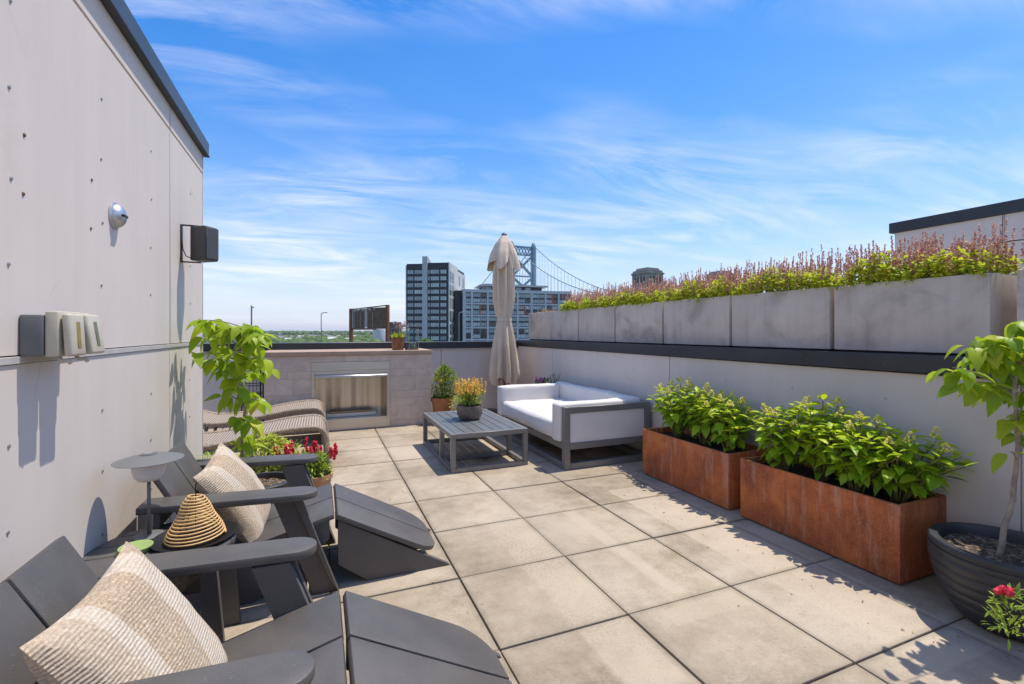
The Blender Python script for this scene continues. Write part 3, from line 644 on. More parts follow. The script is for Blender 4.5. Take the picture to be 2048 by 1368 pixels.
def pillow(label, P0, ax, ay, sz, thick, seed):
    n = 30; vs, fs = [], []
    from mathutils import noise as mn
    ax = Vector(ax).normalized(); ay = Vector(ay); ay = (ay - ax * ay.dot(ax)).normalized(); az = ax.cross(ay)
    for side in (1, -1):
        for i in range(n + 1):
            for j in range(n + 1):
                a, e = i / n * 2 - 1, j / n * 2 - 1
                pin = 1 - .10 * (1 - abs(a) ** 2) * abs(e) ** 3; pin2 = 1 - .10 * (1 - abs(e) ** 2) * abs(a) ** 3
                h = (max(0, (1 - a ** 2) * (1 - e ** 2))) ** .42
                x = a * sz / 2 * pin2; y = e * sz / 2 * pin
                w = mn.noise(Vector((a * 1.7 + seed, e * 1.7, side))) * .018 + mn.noise(Vector((a * 4 + seed, e * 4, side + 5))) * .005
                vs.append(Vector((x, y, side * (h * thick / 2) + w * (h * .9 + .1))))
    N = (n + 1) ** 2
    for s_ in (0, 1):
        for i in range(n):
            for j in range(n):
                q = [s_ * N + i * (n + 1) + j, s_ * N + (i + 1) * (n + 1) + j, s_ * N + (i + 1) * (n + 1) + j + 1, s_ * N + i * (n + 1) + j + 1]
                fs.append(tuple(q if s_ == 0 else q[::-1]))
    bm = bmesh.new(); bv = [bm.verts.new(p) for p in vs]
    for f in fs: bm.faces.new([bv[i] for i in f])
    bmesh.ops.remove_doubles(bm, verts=bm.verts, dist=.002)
    o = ob('striped_cushion', bm_mesh(bm, M_cushion, True))
    o.matrix_world = Matrix.Translation(P0) @ Matrix((ax, ay, az)).transposed().to_4x4()
    return tag(o, label, 'cushion', 'striped cushions')
pillow('beige and cream striped woven cushion on the nearest chair', (-.405, 1.455, .465), (.02, 1, -.01), (-.5, -.16, .83), .51, .17, 1)
pillow('beige and cream striped woven cushion on the farther chair', (-.40, 2.79, .46), (.05, 1, .12), (-.5, 0, .83), .48, .17, 4)

# ------------------------------------------------------------------ side table with things on it
st_ = thing('side_table', 'round charcoal slatted side table between the two adirondack chairs', 'side table', (-.573, 2.235, 0))
rt = .248
for i in range(5):
    y0 = -rt + .0 + i * (2 * rt / 5); y1 = y0 + 2 * rt / 5; pts = []
    lo, hi = y0 + .003, y1 - .003
    ysn = np.linspace(lo, hi, 7)
    right = [(math.sqrt(max(rt ** 2 - y * y, .0004)), y) for y in ysn]; left = [(-math.sqrt(max(rt ** 2 - y * y, .0004)), y) for y in ysn[::-1]]
    ob('top_plank', prism_me(right + left, 'z', .434, .46, M_chair, .003), st_)
for a in (-1, 1):
    box('batten', st_, a * .1 - .02, a * .1 + .02, -.2, .2, .408, .4335, M_chair, .002)
    for e in (-1, 1): ob('leg', prism_me([(a * .185 - .026, .4332), (a * .185 + .026, .4332), (a * .205 + .04, 0.002), (a * .205 - .04, 0.002)], 'y', e * .165 - .013, e * .165 + .013, M_chair, .002), st_)
box('shelf', st_, -.13, .13, -.135, .135, .16, .18, M_chair, .003)
lm = thing('table_lamp', 'small slate grey table lamp with wide flat shade and opal bowl', 'lamp', (-.652, 2.350, .4605))
ob('base', lathe_me([(.052, 0), (.053, .004), (.045, .007), (.008, .009)], M_lampmetal, 40), lm)
tube('stem', lm, [(0, 0, .008), (0, 0, .24)], .0065, M_lampmetal, 10)
ob('opal_bowl', lathe_me([(.012, .226), (.036, .231), (.05, .246), (.057, .272), (.059, .316)], M_opal, 40), lm)
ob('shade', lathe_me([(.120, .312), (.1205, .3135), (.08, .326), (.03, .336), (.03, .339), (.022, .341), (.022, .337)], M_lampmetal, 56, cap=True), lm)
ob('cap', lathe_me([(.020, .3415), (.020, .3435), (.012, .345), (.001, .3455)], M_chrome, 24), lm)
tr = thing('black_tray', 'round black metal tray on the side table', 'tray', (-.467, 2.245, .4605))
ob('tray_dish', lathe_me([(.001, .001), (.128, .001), (.147, .017), (.150, .017), (.148, .012), (.131, -.0), (.11, -.0004)], M_blackiron, 56, cap=False), tr)
tube('ear', tr, [(-.145, -.02, .013), (-.168, -.012, .014), (-.168, .012, .014), (-.145, .02, .013)], .003, M_blackiron, 6)
la = thing('rattan_lantern', 'beehive lantern of coiled rattan standing on the black tray', 'lantern', (-.467, 2.245, .4625))
pts = []
for i in range(15 * 30 + 1):
    q = 2 * math.pi * i / 30; t = i / (15 * 30); r_ = .020 + .084 * (1 - t) ** .8 + .0025 * math.sin(i * .021); pts.append((r_ * math.cos(q), r_ * math.sin(q), .008 + .168 * t + .003 * math.sin(q + t * 5)))
tube('coil', la, pts, .0036, M_rattan, 7)
for q in (0.3, 2.4, 4.5): tube('rib', la, [((.082 * (1 - t) ** .72 + .014) * math.cos(q), (.082 * (1 - t) ** .72 + .014) * math.sin(q), .004 + .170 * t) for t in np.linspace(0, 1, 12)], .002, M_blackiron, 5)
tube('hanger', la, [(0, 0, .0), (0, 0, .215), (.004, 0, .226), (.007, 0, .222)], .0022, M_blackiron, 5)
for i in range(3):
    c_ = ob('green_coaster', lathe_me([(.053, 0), (.0545, .0015), (.0545, .0055), (.053, .007), (.05, .006)], M_green, 40), None, (-.658 + .004 * i, 2.20 - .003 * i, .4606 + .009 * i))
    tag(c_, ('lowest', 'middle', 'topmost')[i] + ' green round coaster in the stack on the side table', 'coaster', 'stacked green coasters')

# ------------------------------------------------------------------ planters and pots
def trough(name, label, loc, sx, sy, sz, th, mat, soilm, soil_d, group=None, cat='planter', bev=.003):
    t = thing(name, label, cat, loc, 0, group)
    bm = bmesh.new()
    for (x0, x1, y0, y1) in ((0, th, 0, sy), (sx - th, sx, 0, sy), (th, sx - th, 0, th), (th, sx - th, sy - th, sy)):
        pass
    o = [(0, 0), (sx, 0), (sx, sy), (0, sy)]; i_ = [(th, th), (sx - th, th), (sx - th, sy - th), (th, sy - th)]
    V = [bm.verts.new((*p, 0.0)) for p in o] + [bm.verts.new((*p, sz)) for p in o] + [bm.verts.new((*p, sz)) for p in i_] + [bm.verts.new((*p, sz - soil_d - .05)) for p in i_]
    for k in range(4):
        l_ = (k + 1) % 4
        bm.faces.new((V[k], V[l_], V[4 + l_], V[4 + k])); bm.faces.new((V[4 + k], V[4 + l_], V[8 + l_], V[8 + k])); bm.faces.new((V[8 + k], V[8 + l_], V[12 + l_], V[12 + k]))
    bm.faces.new(V[0:4][::-1]); bm.faces.new(V[12:16])
    bmesh.ops.recalc_face_normals(bm, faces=bm.faces)
    bmesh.ops.bevel(bm, geom=[e for e in bm.edges if e.calc_face_angle(0) > .5], offset=bev, segments=2, profile=.5, affect='EDGES')
    ob('box', bm_mesh(bm, mat, True), t)
    n = 26; m = max(4, int(n * sx / sy) + 3); vs = []; fs = []
    from mathutils import noise as mn
    for a in range(m + 1):
        for e in range(n + 1):
            x = th + (sx - 2 * th) * a / m; y = th + (sy - 2 * th) * e / n
            vs.append((x, y, sz - soil_d + .012 * mn.noise(Vector((x * 14, y * 14, loc[1]))) + .006 * mn.noise(Vector((x * 50, y * 50, 3)))))
    for a in range(m):
        for e in range(n): fs.append((a * (n + 1) + e, (a + 1) * (n + 1) + e, (a + 1) * (n + 1) + e + 1, a * (n + 1) + e + 1))
    ob('soil', mesh(vs, fs, soilm, True), t)
    return t
trough('steel_planter', 'rusty weathering steel trough planter next to the sofa', (2.74, 2.54, .012), .41, .975, .40, .022, M_corten, M_soil, .05, 'weathering steel planters')
trough('steel_planter', 'larger looking rusty steel trough planter next to the black bowl', (2.735, 1.452, .012), .415, .98, .40, .022, M_corten, M_soil, .05, 'weathering steel planters')
def pot(name, label, loc, prof, mat, soilr, soilz, soilm=None, cat='pot', n=56, wob=0.0, group=None):
    t = thing(name, label, cat, loc, random.uniform(0, 6), group)
    ob('vessel', lathe_me(prof, mat, n, wob=wob, cap=False), t)
    vs = [(0, 0, soilz + .01)]; fs = []
    for k in range(1, 7):
        for j in range(24): q = 2 * math.pi * j / 24; vs.append((soilr * k / 6 * math.cos(q), soilr * k / 6 * math.sin(q), soilz + random.uniform(-.006, .008)))
    for j in range(24): fs.append((0, 1 + j, 1 + (j + 1) % 24))
    for k in range(5):
        for j in range(24): a = 1 + k * 24; fs.append((a + j, a + 24 + j, a + 24 + (j + 1) % 24, a + (j + 1) % 24))
    ob('soil', mesh(vs, fs, soilm or M_soil, True), t)
    return t
def bowlprof(R0, H, base, lip=.03, ridges=True):
    p = [(.001, 0), (base, 0)]
    for i in range(1, 26):
        t = i / 25; r_ = base + (R0 * 1.03 - base) * math.sin(t * math.pi / 2) ** .75
        p.append((r_ - (.006 if ridges and i % 4 == 0 else 0), H * .86 * t))
    p += [(R0 * 1.02, H * .9), (R0 * 1.0, H * .905), (R0 * 1.0, H * .93), (R0 * 1.02, H * .94), (R0 * 1.02, H * .98), (R0 * 1.0, H), (R0 - lip, H), (R0 - lip - .006, H * .95), (R0 - lip - .01, H * .7)]
    return p
BOWL = (2.83, 1.085)
pot('bowl_planter', 'large black ribbed bowl planter at the right edge', (*BOWL, .004), bowlprof(.262, .345, .15), M_blackpot, .222, .30, M_mulch, 'planter', 72)
POT2 = (-.345, 3.44)
pot('black_pot', 'round black pot behind the farther adirondack chair', (*POT2, .004), [(.001, 0), (.13, 0), (.15, .1), (.172, .26), (.185, .27), (.188, .325), (.182, .332), (.158, .332), (.152, .30), (.15, .2)], M_blackpot, .153, .295, M_mulch, 'pot')

# ------------------------------------------------------------------ plants
LM_hyd = leafmat('hydrangea_leaf', (0.16, 0.36, 0.02), (0.43, 0.62, 0.03), c3=(0.58, 0.68, 0.05), trans=.48)
LM_dog = leafmat('dogwood_leaf', (0.18, 0.34, 0.018), (0.46, 0.58, 0.03), c3=(0.78, 0.62, 0.06), trans=.5)
LM_salvia = leafmat('salvia_leaf', (0.24, 0.34, 0.03), (0.68, 0.68, 0.06), tint=True, c3=(0.88, 0.78, 0.08), trans=.5)
LM_var = leafmat('variegated_leaf', (0.30, 0.38, 0.05), (0.66, 0.66, 0.11), tint=True, c3=(.8, .74, .25), trans=.42)
LM_bush = leafmat('bush_leaf', (0.08, 0.17, 0.025), (0.24, 0.33, 0.05), tint=True, c3=(.5, .5, .08))
LM_snap = leafmat('snapdragon_leaf', (0.15, 0.27, 0.03), (0.36, 0.46, 0.06), tint=True)
def petalmat(n, a, e): return leafmat(n, a, e, .5, .25, True)
def petal2(n, a, e):
    b = NB(n); at_ = b.n('ShaderNodeVertexColor'); at_.layer_name = 'tint'; f = b.n('ShaderNodeSeparateColor'); b.l(at_.outputs[0], f.inputs[0])
    b.col(b.ramp(f.outputs[0], [(0.1, a), (0.9, e)])).set(Roughness=.6); return b.m
PM_spike = petal2('salvia_spike', (0.46, 0.17, 0.125), (0.84, 0.50, 0.35))
PM_red = petal2('red_petal', (0.42, 0.006, 0.02), (0.75, 0.02, 0.06))
PM_orange = petal2('apricot_petal', (0.80, 0.40, 0.06), (0.90, 0.66, 0.14))
PM_yel = petal2('yellow_petal', (0.7, 0.45, 0.01), (0.8, 0.6, 0.02))
PM_cream = petal2('cream_panicle', (0.60, 0.56, 0.08), (0.84, 0.72, 0.20))
PM_purple = petal2('purple_petal', (0.10, 0.012, 0.09), (0.5, 0.2, 0.4))
PM_straw = petal2('straw', (0.45, 0.28, 0.10), (0.72, 0.52, 0.24))
M_stem = simple('green_brown_stem', (0.20, 0.17, 0.06), 0.7)
M_bark = simple('smooth_pale_bark', (0.30, 0.24, 0.18), 0.75, 0, 0.3, 25, .3)
# leaf meshes shared between the picked-apart leaves
def leafmesh(mat, **k): v, f = leaf_tpl(**k); return mesh(v, f, mat, True)
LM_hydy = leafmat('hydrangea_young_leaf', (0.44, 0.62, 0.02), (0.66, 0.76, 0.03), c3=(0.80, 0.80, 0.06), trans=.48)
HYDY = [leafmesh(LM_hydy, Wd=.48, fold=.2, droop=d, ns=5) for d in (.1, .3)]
HYD = [leafmesh(LM_hyd, Wd=w, fold=f, droop=d, ns=5) for w, f, d in ((.56, .14, .1), (.5, .22, .28), (.62, .1, .45), (.52, .26, -.12), (.46, .2, .6))]
DOG = [leafmesh(LM_dog, Wd=.60, fold=.14, droop=d, ns=5, peak=.40) for d in (.2, .45, .7)]
def put_leaf(parent, meshes, p, d, L, up=(0, 0, 1), roll=0.0):
    o = bpy.data.objects.new('leaf', random.choice(meshes)); COL.objects.link(o); o.parent = parent
    o.matrix_local = Matrix.Translation(p) @ (basis(d, up, roll) * L).to_4x4()
    return o
DIAM = ([(0, 0, -.5), (.5, 0, 0), (0, .5, 0), (-.5, 0, 0), (0, -.5, 0), (0, 0, .5)], [(0, 1, 2), (0, 2, 3), (0, 3, 4), (0, 4, 1), (5, 2, 1), (5, 3, 2), (5, 4, 3), (5, 1, 4)])
def rmats(n, s0, s1, flat=1.0):
    out = []
    for _ in range(n):
        s = random.uniform(s0, s1); out.append(np.array(Euler((random.uniform(-.6, .6), random.uniform(-.6, .6), random.uniform(0, 6.3))).to_matrix()) @ np.diag([s, s, s * flat]))
    return np.array(out)
def bez(a, b_, c_, n=7): return [Vector(a) * (1 - t) ** 2 + Vector(b_) * 2 * t * (1 - t) + Vector(c_) * t * t for t in np.linspace(0, 1, n)]
def hydrangea(loc, label, hgt, spread, shoots, flowers, seed, lean=(0, 0)):
    random.seed(seed)
    t = thing('hydrangea_bush', label, 'plant', loc, 0, 'hydrangeas in the steel planters')
    nl = 0; fl = 0
    for s_ in range(shoots):
        a = 2 * math.pi * (s_ * .618 + random.uniform(-.05, .05)); rr = spread * math.sqrt((s_ + .5) / shoots) * random.uniform(.85, 1.1)
        tip = Vector((math.cos(a) * rr * .82 + lean[0], math.sin(a) * rr * 1.12 + lean[1], hgt * (1.0 - .36 * (rr / spread) ** 2) * random.uniform(.86, 1.06)))
        base = Vector((math.cos(a) * .02, math.sin(a) * .03, 0)); midp = Vector((tip.x * .35, tip.y * .35, tip.z * .62))
        pts = bez(base, midp, tip, 8)
        tube('stem', t, pts, [.006 - .0035 * i / 7 for i in range(8)], M_stem, 5)
        az = random.uniform(0, math.pi)
        for k, f in enumerate((.38, .54, .68, .81, .92, 1.0)):
            p = pts[0].lerp(pts[-1], 0) if False else Vector(np.array([np.interp(f, np.linspace(0, 1, 8), [q[i] for q in pts]) for i in range(3)]))
            az += math.pi / 2 + random.uniform(-.3, .3)
            for h in (0, math.pi):
                if random.random() < .06: continue
                el = (-.45, -.30, -.08, .12, .3, .55)[k] + random.uniform(-.2, .2); L = (.085, .095, .10, .095, .085, .065)[k] * random.uniform(.65, 1.2)
                d = Vector((math.cos(az + h) * math.cos(el), math.sin(az + h) * math.cos(el), math.sin(el)))
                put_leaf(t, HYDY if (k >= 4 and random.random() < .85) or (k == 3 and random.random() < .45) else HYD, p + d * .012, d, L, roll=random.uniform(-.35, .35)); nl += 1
        if fl < flowers and random.random() < .75 or (shoots - s_) <= (flowers - fl):
            fl += 1; n = 34; hh = random.uniform(.04, .07); P = []
            for _ in range(n):
                z = random.random() ** .8; r_ = (1 - z) * .026 + .004; q = random.uniform(0, 6.28); P.append((tip.x + r_ * math.cos(q), tip.y + r_ * math.sin(q), tip.z + .008 + z * hh))
            soup('flower_panicle', t, *DIAM, rmats(n, .010, .017), P, PM_cream, False)
    # low leaves
    for _ in range(10):
        a = random.uniform(0, 6.28); el = random.uniform(-.2, .5); d = Vector((math.cos(a) * math.cos(el), math.sin(a) * math.cos(el), math.sin(el)))
        put_leaf(t, HYD, Vector((math.cos(a) * .05, math.sin(a) * .06, random.uniform(.05, .16))), d, random.uniform(.06, .1), roll=random.uniform(-.4, .4))
    return t
zs = .36
hydrangea((2.93, 3.27, zs), 'yellow-green hydrangea bush next to the sofa, in the planter beside it', .47, .27, 24, 11, 11)
hydrangea((2.95, 2.98, zs), 'middle hydrangea bush of the steel planter next to the sofa', .46, .24, 24, 10, 12)
hydrangea((2.92, 2.70, zs), 'hydrangea bush at the near end of the planter next to the sofa', .42, .24, 24, 11, 13)
hydrangea((2.88, 2.22, zs), 'hydrangea bush at the far end of the planter next to the black bowl', .42, .22, 22, 9, 14)
hydrangea((2.95, 2.00, zs), 'hydrangea bush second from the far end of the planter next to the black bowl', .50, .25, 24, 7, 15)
hydrangea((2.90, 1.76, zs), 'hydrangea bush second from the black bowl, leaves hanging over the steel rim', .44, .26, 24, 6, 16)
hydrangea((2.96, 1.58, zs), 'hydrangea bush reaching out over the end next to the black bowl', .37, .27, 22, 5, 17, (.0, -.05))
random.seed(21)
def branchtree(name, label, base, trunk, tips, parent_loc, leafn, L0, group):
    t = thing(name, label, 'tree', parent_loc, 0, group); o = Vector(parent_loc)
    tp = [Vector(p) - o for p in trunk]
    fine = []
    for i in range(len(tp) - 1):
        for k in range(4): fine.append(tp[i].lerp(tp[i + 1], k / 4) + Vector((random.uniform(-.002, .002), random.uniform(-.002, .002), 0)))
    fine.append(tp[-1]); n = len(fine)
    tube('trunk', t, fine, [(.0135 if i == 0 else .0105) * (1 - .6 * i / n) + .001 for i in range(n)], M_bark, 9)
    for tip, cnt in tips:
        q = Vector(tip) - o; st0 = min(fine, key=lambda p: (p - q).length + max(0, p.z - q.z + .03) * 4)
        mid_ = st0.lerp(q, .5) + Vector((0, 0, .03)); pts = bez(st0, mid_, q, 7)
        tube('branch', t, pts, [.0042 - .0028 * i / 6 for i in range(7)], M_bark, 6)
        az = random.uniform(0, 6.28)
        for k in range(int(cnt * 1.35)):
            f = 1 - .55 * (k // 2) / max(1, cnt * .7); p = Vector([np.interp(f, np.linspace(0, 1, 7), [z[i] for z in pts]) for i in range(3)])
            az += math.pi * (1 if k % 2 else .55) + random.uniform(-.3, .3); el = random.uniform(-.9, .0)
            d = Vector((math.cos(az) * math.cos(el), math.sin(az) * math.cos(el), math.sin(el)))
            put_leaf(t, DOG, p + d * .012, d, L0 * random.uniform(.72, 1.15), roll=random.uniform(-.5, .5))
    return t
d1 = 3.02
def px_list(lst, d, jit):
    return [(at(u, v, d + random.uniform(-jit, jit)), c) for u, v, c in lst]
tl = px_list([(398, 640, 6), (420, 648, 6), (405, 672, 4), (446, 655, 6), (395, 706, 5), (420, 716, 6), (440, 690, 6), (462, 664, 6), (482, 652, 7), (505, 655, 7), (526, 668, 7), (515, 690, 7), (490, 682, 7), (470, 705, 7), (455, 728, 7), (480, 725, 6), (505, 722, 7), (528, 716, 6), (541, 735, 5), (500, 745, 6), (462, 755, 6), (440, 742, 4),
              (470, 778, 5), (448, 792, 5), (505, 785, 6), (518, 800, 5), (486, 800, 4), (478, 835, 6), (502, 842, 6), (490, 868, 4), (478, 888, 4), (500, 890, 3)], d1, .17)
tr_ = [at(484, 1008, d1), at(486, 950, d1), at(484, 880, d1), at(490, 820, d1), at(478, 770, d1), at(470, 730, d1), at(480, 690, d1), at(486, 655, d1)]
b0 = Vector((tr_[0].x, tr_[0].y, .30)); tr_[0] = b0
branchtree('potted_tree', 'small slender tree with drooping green leaves in the black pot', None, tr_, tl, b0, None, .104, 'potted small trees')
d2 = 2.06
tl2 = px_list([(1885, 738, 5), (1905, 735, 5), (1930, 765, 6), (1960, 772, 6), (1990, 768, 6), (1935, 690, 6), (1960, 675, 7), (1945, 715, 7), (1985, 690, 7), (1990, 722, 6), (2018, 672, 7), (2040, 640, 6), (2055, 665, 7), (2030, 700, 6), (2010, 745, 6), (2040, 735, 7), (2060, 760, 7), (2080, 700, 8), (2110, 720, 8), (2100, 770, 8), (2090, 640, 7), (2028, 840, 3), (2045, 870, 5), (2060, 820, 6), (2040, 790, 5), (2090, 830, 6), (2020, 905, 2), (2130, 760, 7)], d2, .14)
tt2 = [at(1997, 1092, d2), at(2010, 1050, d2), at(2026, 1000, d2), at(2030, 950, d2), at(2036, 890, d2), at(2033, 830, d2), at(2026, 780, d2), at(2040, 730, d2), at(2058, 680, d2)]
b1 = Vector((tt2[0].x, tt2[0].y, .30)); tt2[0] = b1
branchtree('potted_tree', 'small slender tree with yellow-green leaves in the large black bowl', None, tt2, tl2, b1, None, .094, 'potted small trees')
def hedge(parent, n, hx, y0, y1, z0, L, mat, Wd=.5):
    tv, tf = leaf_tpl(1, Wd, .15, .3, 3); P, Mx = [], []
    from mathutils import noise as mn
    for _ in range(n):
        x = random.uniform(-hx, hx); y = random.uniform(y0, y1)
        h = (.16 + .11 * mn.noise(Vector((x * 5, y * 5 + parent.location.y * 5, 1))) + .03 * mn.noise(Vector((x * 17, y * 17, 4)))) * (1 - .35 * (abs(x) / hx) ** 3) * min(1, .45 + min(y - y0, y1 - y) * 7)
        z = z0 + h * random.random() ** .7; d = Vector((random.uniform(-1, 1) - .25, random.uniform(-1, 1), random.uniform(-.35, .9)))
        P.append((x, y, z)); Mx.append(np.array(basis(d, roll=random.uniform(-.6, .6))) * L * random.uniform(.6, 1.25))
    return soup('foliage', parent, tv, tf, Mx, P, mat)
# generic leafy clump: leaves as one soup
def clump(parent, n, rx, ry, z0, z1, L, mat, Wd=.4, out=.6, droop=.3, top=1.0, cx=0, cy=0, name='foliage'):
    tv, tf = leaf_tpl(1, Wd, .15, droop, 3); P, Mx = [], []
    for _ in range(n):
        q = random.uniform(0, 6.28); r_ = math.sqrt(random.random()); z = random.random()
        w = (math.sin(math.pi * min(1, .15 + z * .85)) ** .5) * (.6 + .4 * random.random())
        P.append((cx + rx * r_ * w * math.cos(q), cy + ry * r_ * w * math.sin(q), z0 + (z1 - z0) * z * (1 - .25 * r_ * top)))
        e = random.uniform(-.3, 1.0); d = Vector((math.cos(q) * out + random.uniform(-.5, .5), math.sin(q) * out + random.uniform(-.5, .5), e))
        Mx.append(np.array(basis(d, roll=random.uniform(-.6, .6))) * L * random.uniform(.6, 1.2))
    return soup(name, parent, tv, tf, Mx, P, mat)
def stems(parent, n, rx, ry, z1, r=.002, mat=None, cx=0, cy=0):
    L = []
    for _ in range(n):
        q = random.uniform(0, 6.28); a = random.random(); x, y = rx * a * math.cos(q), ry * a * math.sin(q)
        L.append(bez((cx + x * .3, cy + y * .3, 0), (cx + x * .6, cy + y * .6, z1 * .6), (cx + x, cy + y, z1 * random.uniform(.8, 1)), 5))
    o = ob('stems', multi_tube_me(L, r, mat or M_stem, 4), parent); o['kind'] = 'stuff'
def spikes(parent, n, rx, ry, z0, h0, h1, per, size, mat, cx=0, cy=0, name='flower_spikes', topz=None, spread=.008, sy=1.0):
    P = []
    for _ in range(n):
        q = random.uniform(0, 6.28); a = math.sqrt(random.random()); x, y = cx + rx * a * math.cos(q), cy + ry * a * math.sin(q)
        h = random.uniform(h0, h1); lx, ly = random.uniform(-.12, .12), random.uniform(-.12, .12); zb = z0 + random.uniform(-.03, .02)
        for k in range(per):
            f = k / per; w = spread * (1 - .75 * f)
            P.append((x + lx * h * f + random.uniform(-w, w), y + ly * h * f + random.uniform(-w, w), zb + h * f))
    return soup(name, parent, *DIAM, rmats(len(P), size * .7, size * 1.3, 1.2), P, mat, False)
# salvia in the neighbour's concrete planters
yb = [7.18, 6.335, 5.535, 4.685, 3.845, 2.99, 2.135, 1.315]; edges = []
order = ['the one nearest the umbrella', 'second from the umbrella', 'third from the umbrella', 'fourth from the umbrella', 'fifth from the umbrella', 'sixth from the umbrella', 'seventh from the umbrella', 'at the right edge of the frame']
ends = [(6.342, 7.18), (5.548, 6.336), (4.70, 5.528), (3.86, 4.675), (3.005, 3.832), (2.15, 2.977), (1.315, 2.12), (.30, 1.215)]
for i, (a, e) in enumerate(ends):
    random.seed(100 + i)
    TR = trough('concrete_planter', 'grey concrete box planter on the side parapet, ' + order[i], (3.25, a, 1.181), .46, e - a, .432, .045, M_conc, M_soil, .05, 'concrete planters on the parapet', 'planter', .006)
    box('gap_shade_strip', TR, .02, .44, .02, e - a - .02, -.0125, -.0005, M_void, 0)  # near-black filler strip stands in for the shaded gap under the planter
    cy = (a + e) / 2; hw = (e - a) / 2
    if i == 0:
        t = thing('dry_grass', 'tuft of dry straw coloured grass in the concrete planter nearest the umbrella', 'plant', (3.45, cy, 1.56))
        L = []
        for _ in range(150):
            x, y = random.uniform(-.14, .14), random.uniform(-.3, .34); d = rdir(.5, 1.4); h = random.uniform(.06, .13) * (1.0 if -.05 < y < .3 else .6)
            L.append([(x, y, 0), (x + d.x * h * .5, y + d.y * h * .5, h * .75), (x + d.x * h, y + d.y * h, h * .9)])
        o = ob('blades', multi_tube_me(L, .0018, simple('straw_blade', (.62, .42, .16), .8, var=.3), 3), t); o['kind'] = 'stuff'
    else:
        t = thing('salvia_clump', 'salvia clump with purple-brown spikes in the concrete planter ' + order[i], 'plant', (3.45, cy, 1.56), 0, 'salvias in the concrete planters')
        ry = hw * (1.0 if i > 1 else .62); oy = 0 if i > 1 else -hw * .38
        ya, yb_ = oy - ry, oy + ry
        hedge(t, 2500 if i > 1 else 1700, .225, ya + .01, yb_ - .01, .035, .044, LM_salvia)
        stems(t, 60, .17, ry, .2, .0016, None, 0, oy)
        P = []
        for _ in range(215 if i > 1 else 110):
            x = random.uniform(-.21, .15); y = random.uniform(ya, yb_); h = random.uniform(.09, .21); zb = .115 + random.uniform(-.04, .05) + .05 * mnoise(Vector((x * 5, y * 4 + cy * 4, 9))); lx, ly = random.uniform(-.1, .1), random.uniform(-.1, .1)
            for k in range(16):
                f = k / 16; w = .008 * (1 - .75 * f); P.append((x + lx * h * f + random.uniform(-w, w), y + ly * h * f + random.uniform(-w, w), zb + h * f))
        soup('flower_spikes', t, *DIAM, rmats(len(P), .0085, .0155, 1.2), P, PM_spike, False)
random.seed(55)
# stoneware bowl of apricot flowers on the coffee table
TB = (1.50, 4.86, .3605)
pot('stoneware_bowl', 'mottled brown stoneware bowl on the coffee table', TB, [(.001, 0), (.085, 0), (.118, .02), (.136, .06), (.139, .13), (.135, .15), (.125, .15), (.122, .12), (.118, .1)], M_stoneware, .12, .125, None, 'pot', 48, .006)
t = thing('apricot_flowers', 'yellow-green plant with apricot flower spikes in the stoneware bowl', 'plant', (TB[0], TB[1], TB[2] + .12))
clump(t, 1100, .17, .17, .03, .24, .036, LM_snap, .26, .4, .15, .1); stems(t, 60, .14, .14, .24, .0018)
spikes(t, 52, .165, .165, .17, .08, .15, 22, .016, PM_orange, spread=.016)
# plants by the corner of the fireplace
CP = at(876, 845, 6.95)
pot('terracotta_pot', 'tall terracotta pot beside the right end of the fireplace', (1.62, 6.60, .002), [(.001, 0), (.10, 0), (.14, .30), (.155, .31), (.155, .36), (.14, .36), (.13, .3)], M_terra, .134, .32)
t = thing('leafy_shrub', 'tall green shrub with small yellow flowers beside the fireplace', 'plant', (1.66, 6.60, .32))
clump(t, 1500, .27, .24, .0, .50, .05, LM_bush, .34, .5, .2, .3); stems(t, 34, .2, .18, .42, .003)
spikes(t, 9, .2, .2, .3, .02, .04, 16, .016, PM_yel, spread=.02)
pot('beige_pot', 'beige round pot half hidden behind the coffee table', (1.86, 6.28, .002), [(.001, 0), (.11, 0), (.145, .08), (.155, .2), (.15, .23), (.14, .23), (.135, .18)], M_terrapale, .138, .2)
t = thing('variegated_plant', 'low variegated cream and green plant in the beige pot', 'plant', (1.86, 6.28, .2))
clump(t, 700, .23, .22, .0, .26, .045, LM_var, .4, .6, .3, .4); stems(t, 20, .16, .16, .2, .0025)
# pansies and lavender behind the sofa
pot('grey_pot', 'small pot behind the sofa back by the right parapet', (2.97, 6.05, .002), [(.001, 0), (.11, 0), (.13, .3), (.14, .46), (.13, .46), (.12, .42)], M_stoneware, .12, .43)
t = thing('purple_pansies', 'purple and pink pansies rising just behind the sofa back', 'plant', (2.95, 6.03, .43))
clump(t, 320, .15, .15, .0, .2, .045, LM_snap, .4, .5, .2, .3); spikes(t, 12, .13, .13, .17, .02, .05, 16, .022, PM_purple, spread=.022, name='flowers')
pot('grey_pot', 'small pot in the corner behind the sofa back next to the pansies', (3.0, 5.76, .002), [(.001, 0), (.10, 0), (.12, .3), (.125, .46), (.115, .46), (.11, .42)], M_stoneware, .11, .43)
t = thing('lavender_sprigs', 'thin grey-green lavender sprigs against the right parapet', 'plant', (3.0, 5.76, .43))
L = []
for _ in range(34):
    d = rdir(.9, 1.5); h = random.uniform(.14, .33); L.append([(d.x * .05, d.y * .05, 0), (d.x * h * .5, d.y * h * .5, h * .55), (d.x * h, d.y * h, h)])
o = ob('sprigs', multi_tube_me(L, .003, simple('lavender_green', (.16, .18, .11), .8), 4), t); o['kind'] = 'stuff'
clump(t, 260, .10, .10, .03, .3, .024, LM_bush, .2, .4, .1, .2)
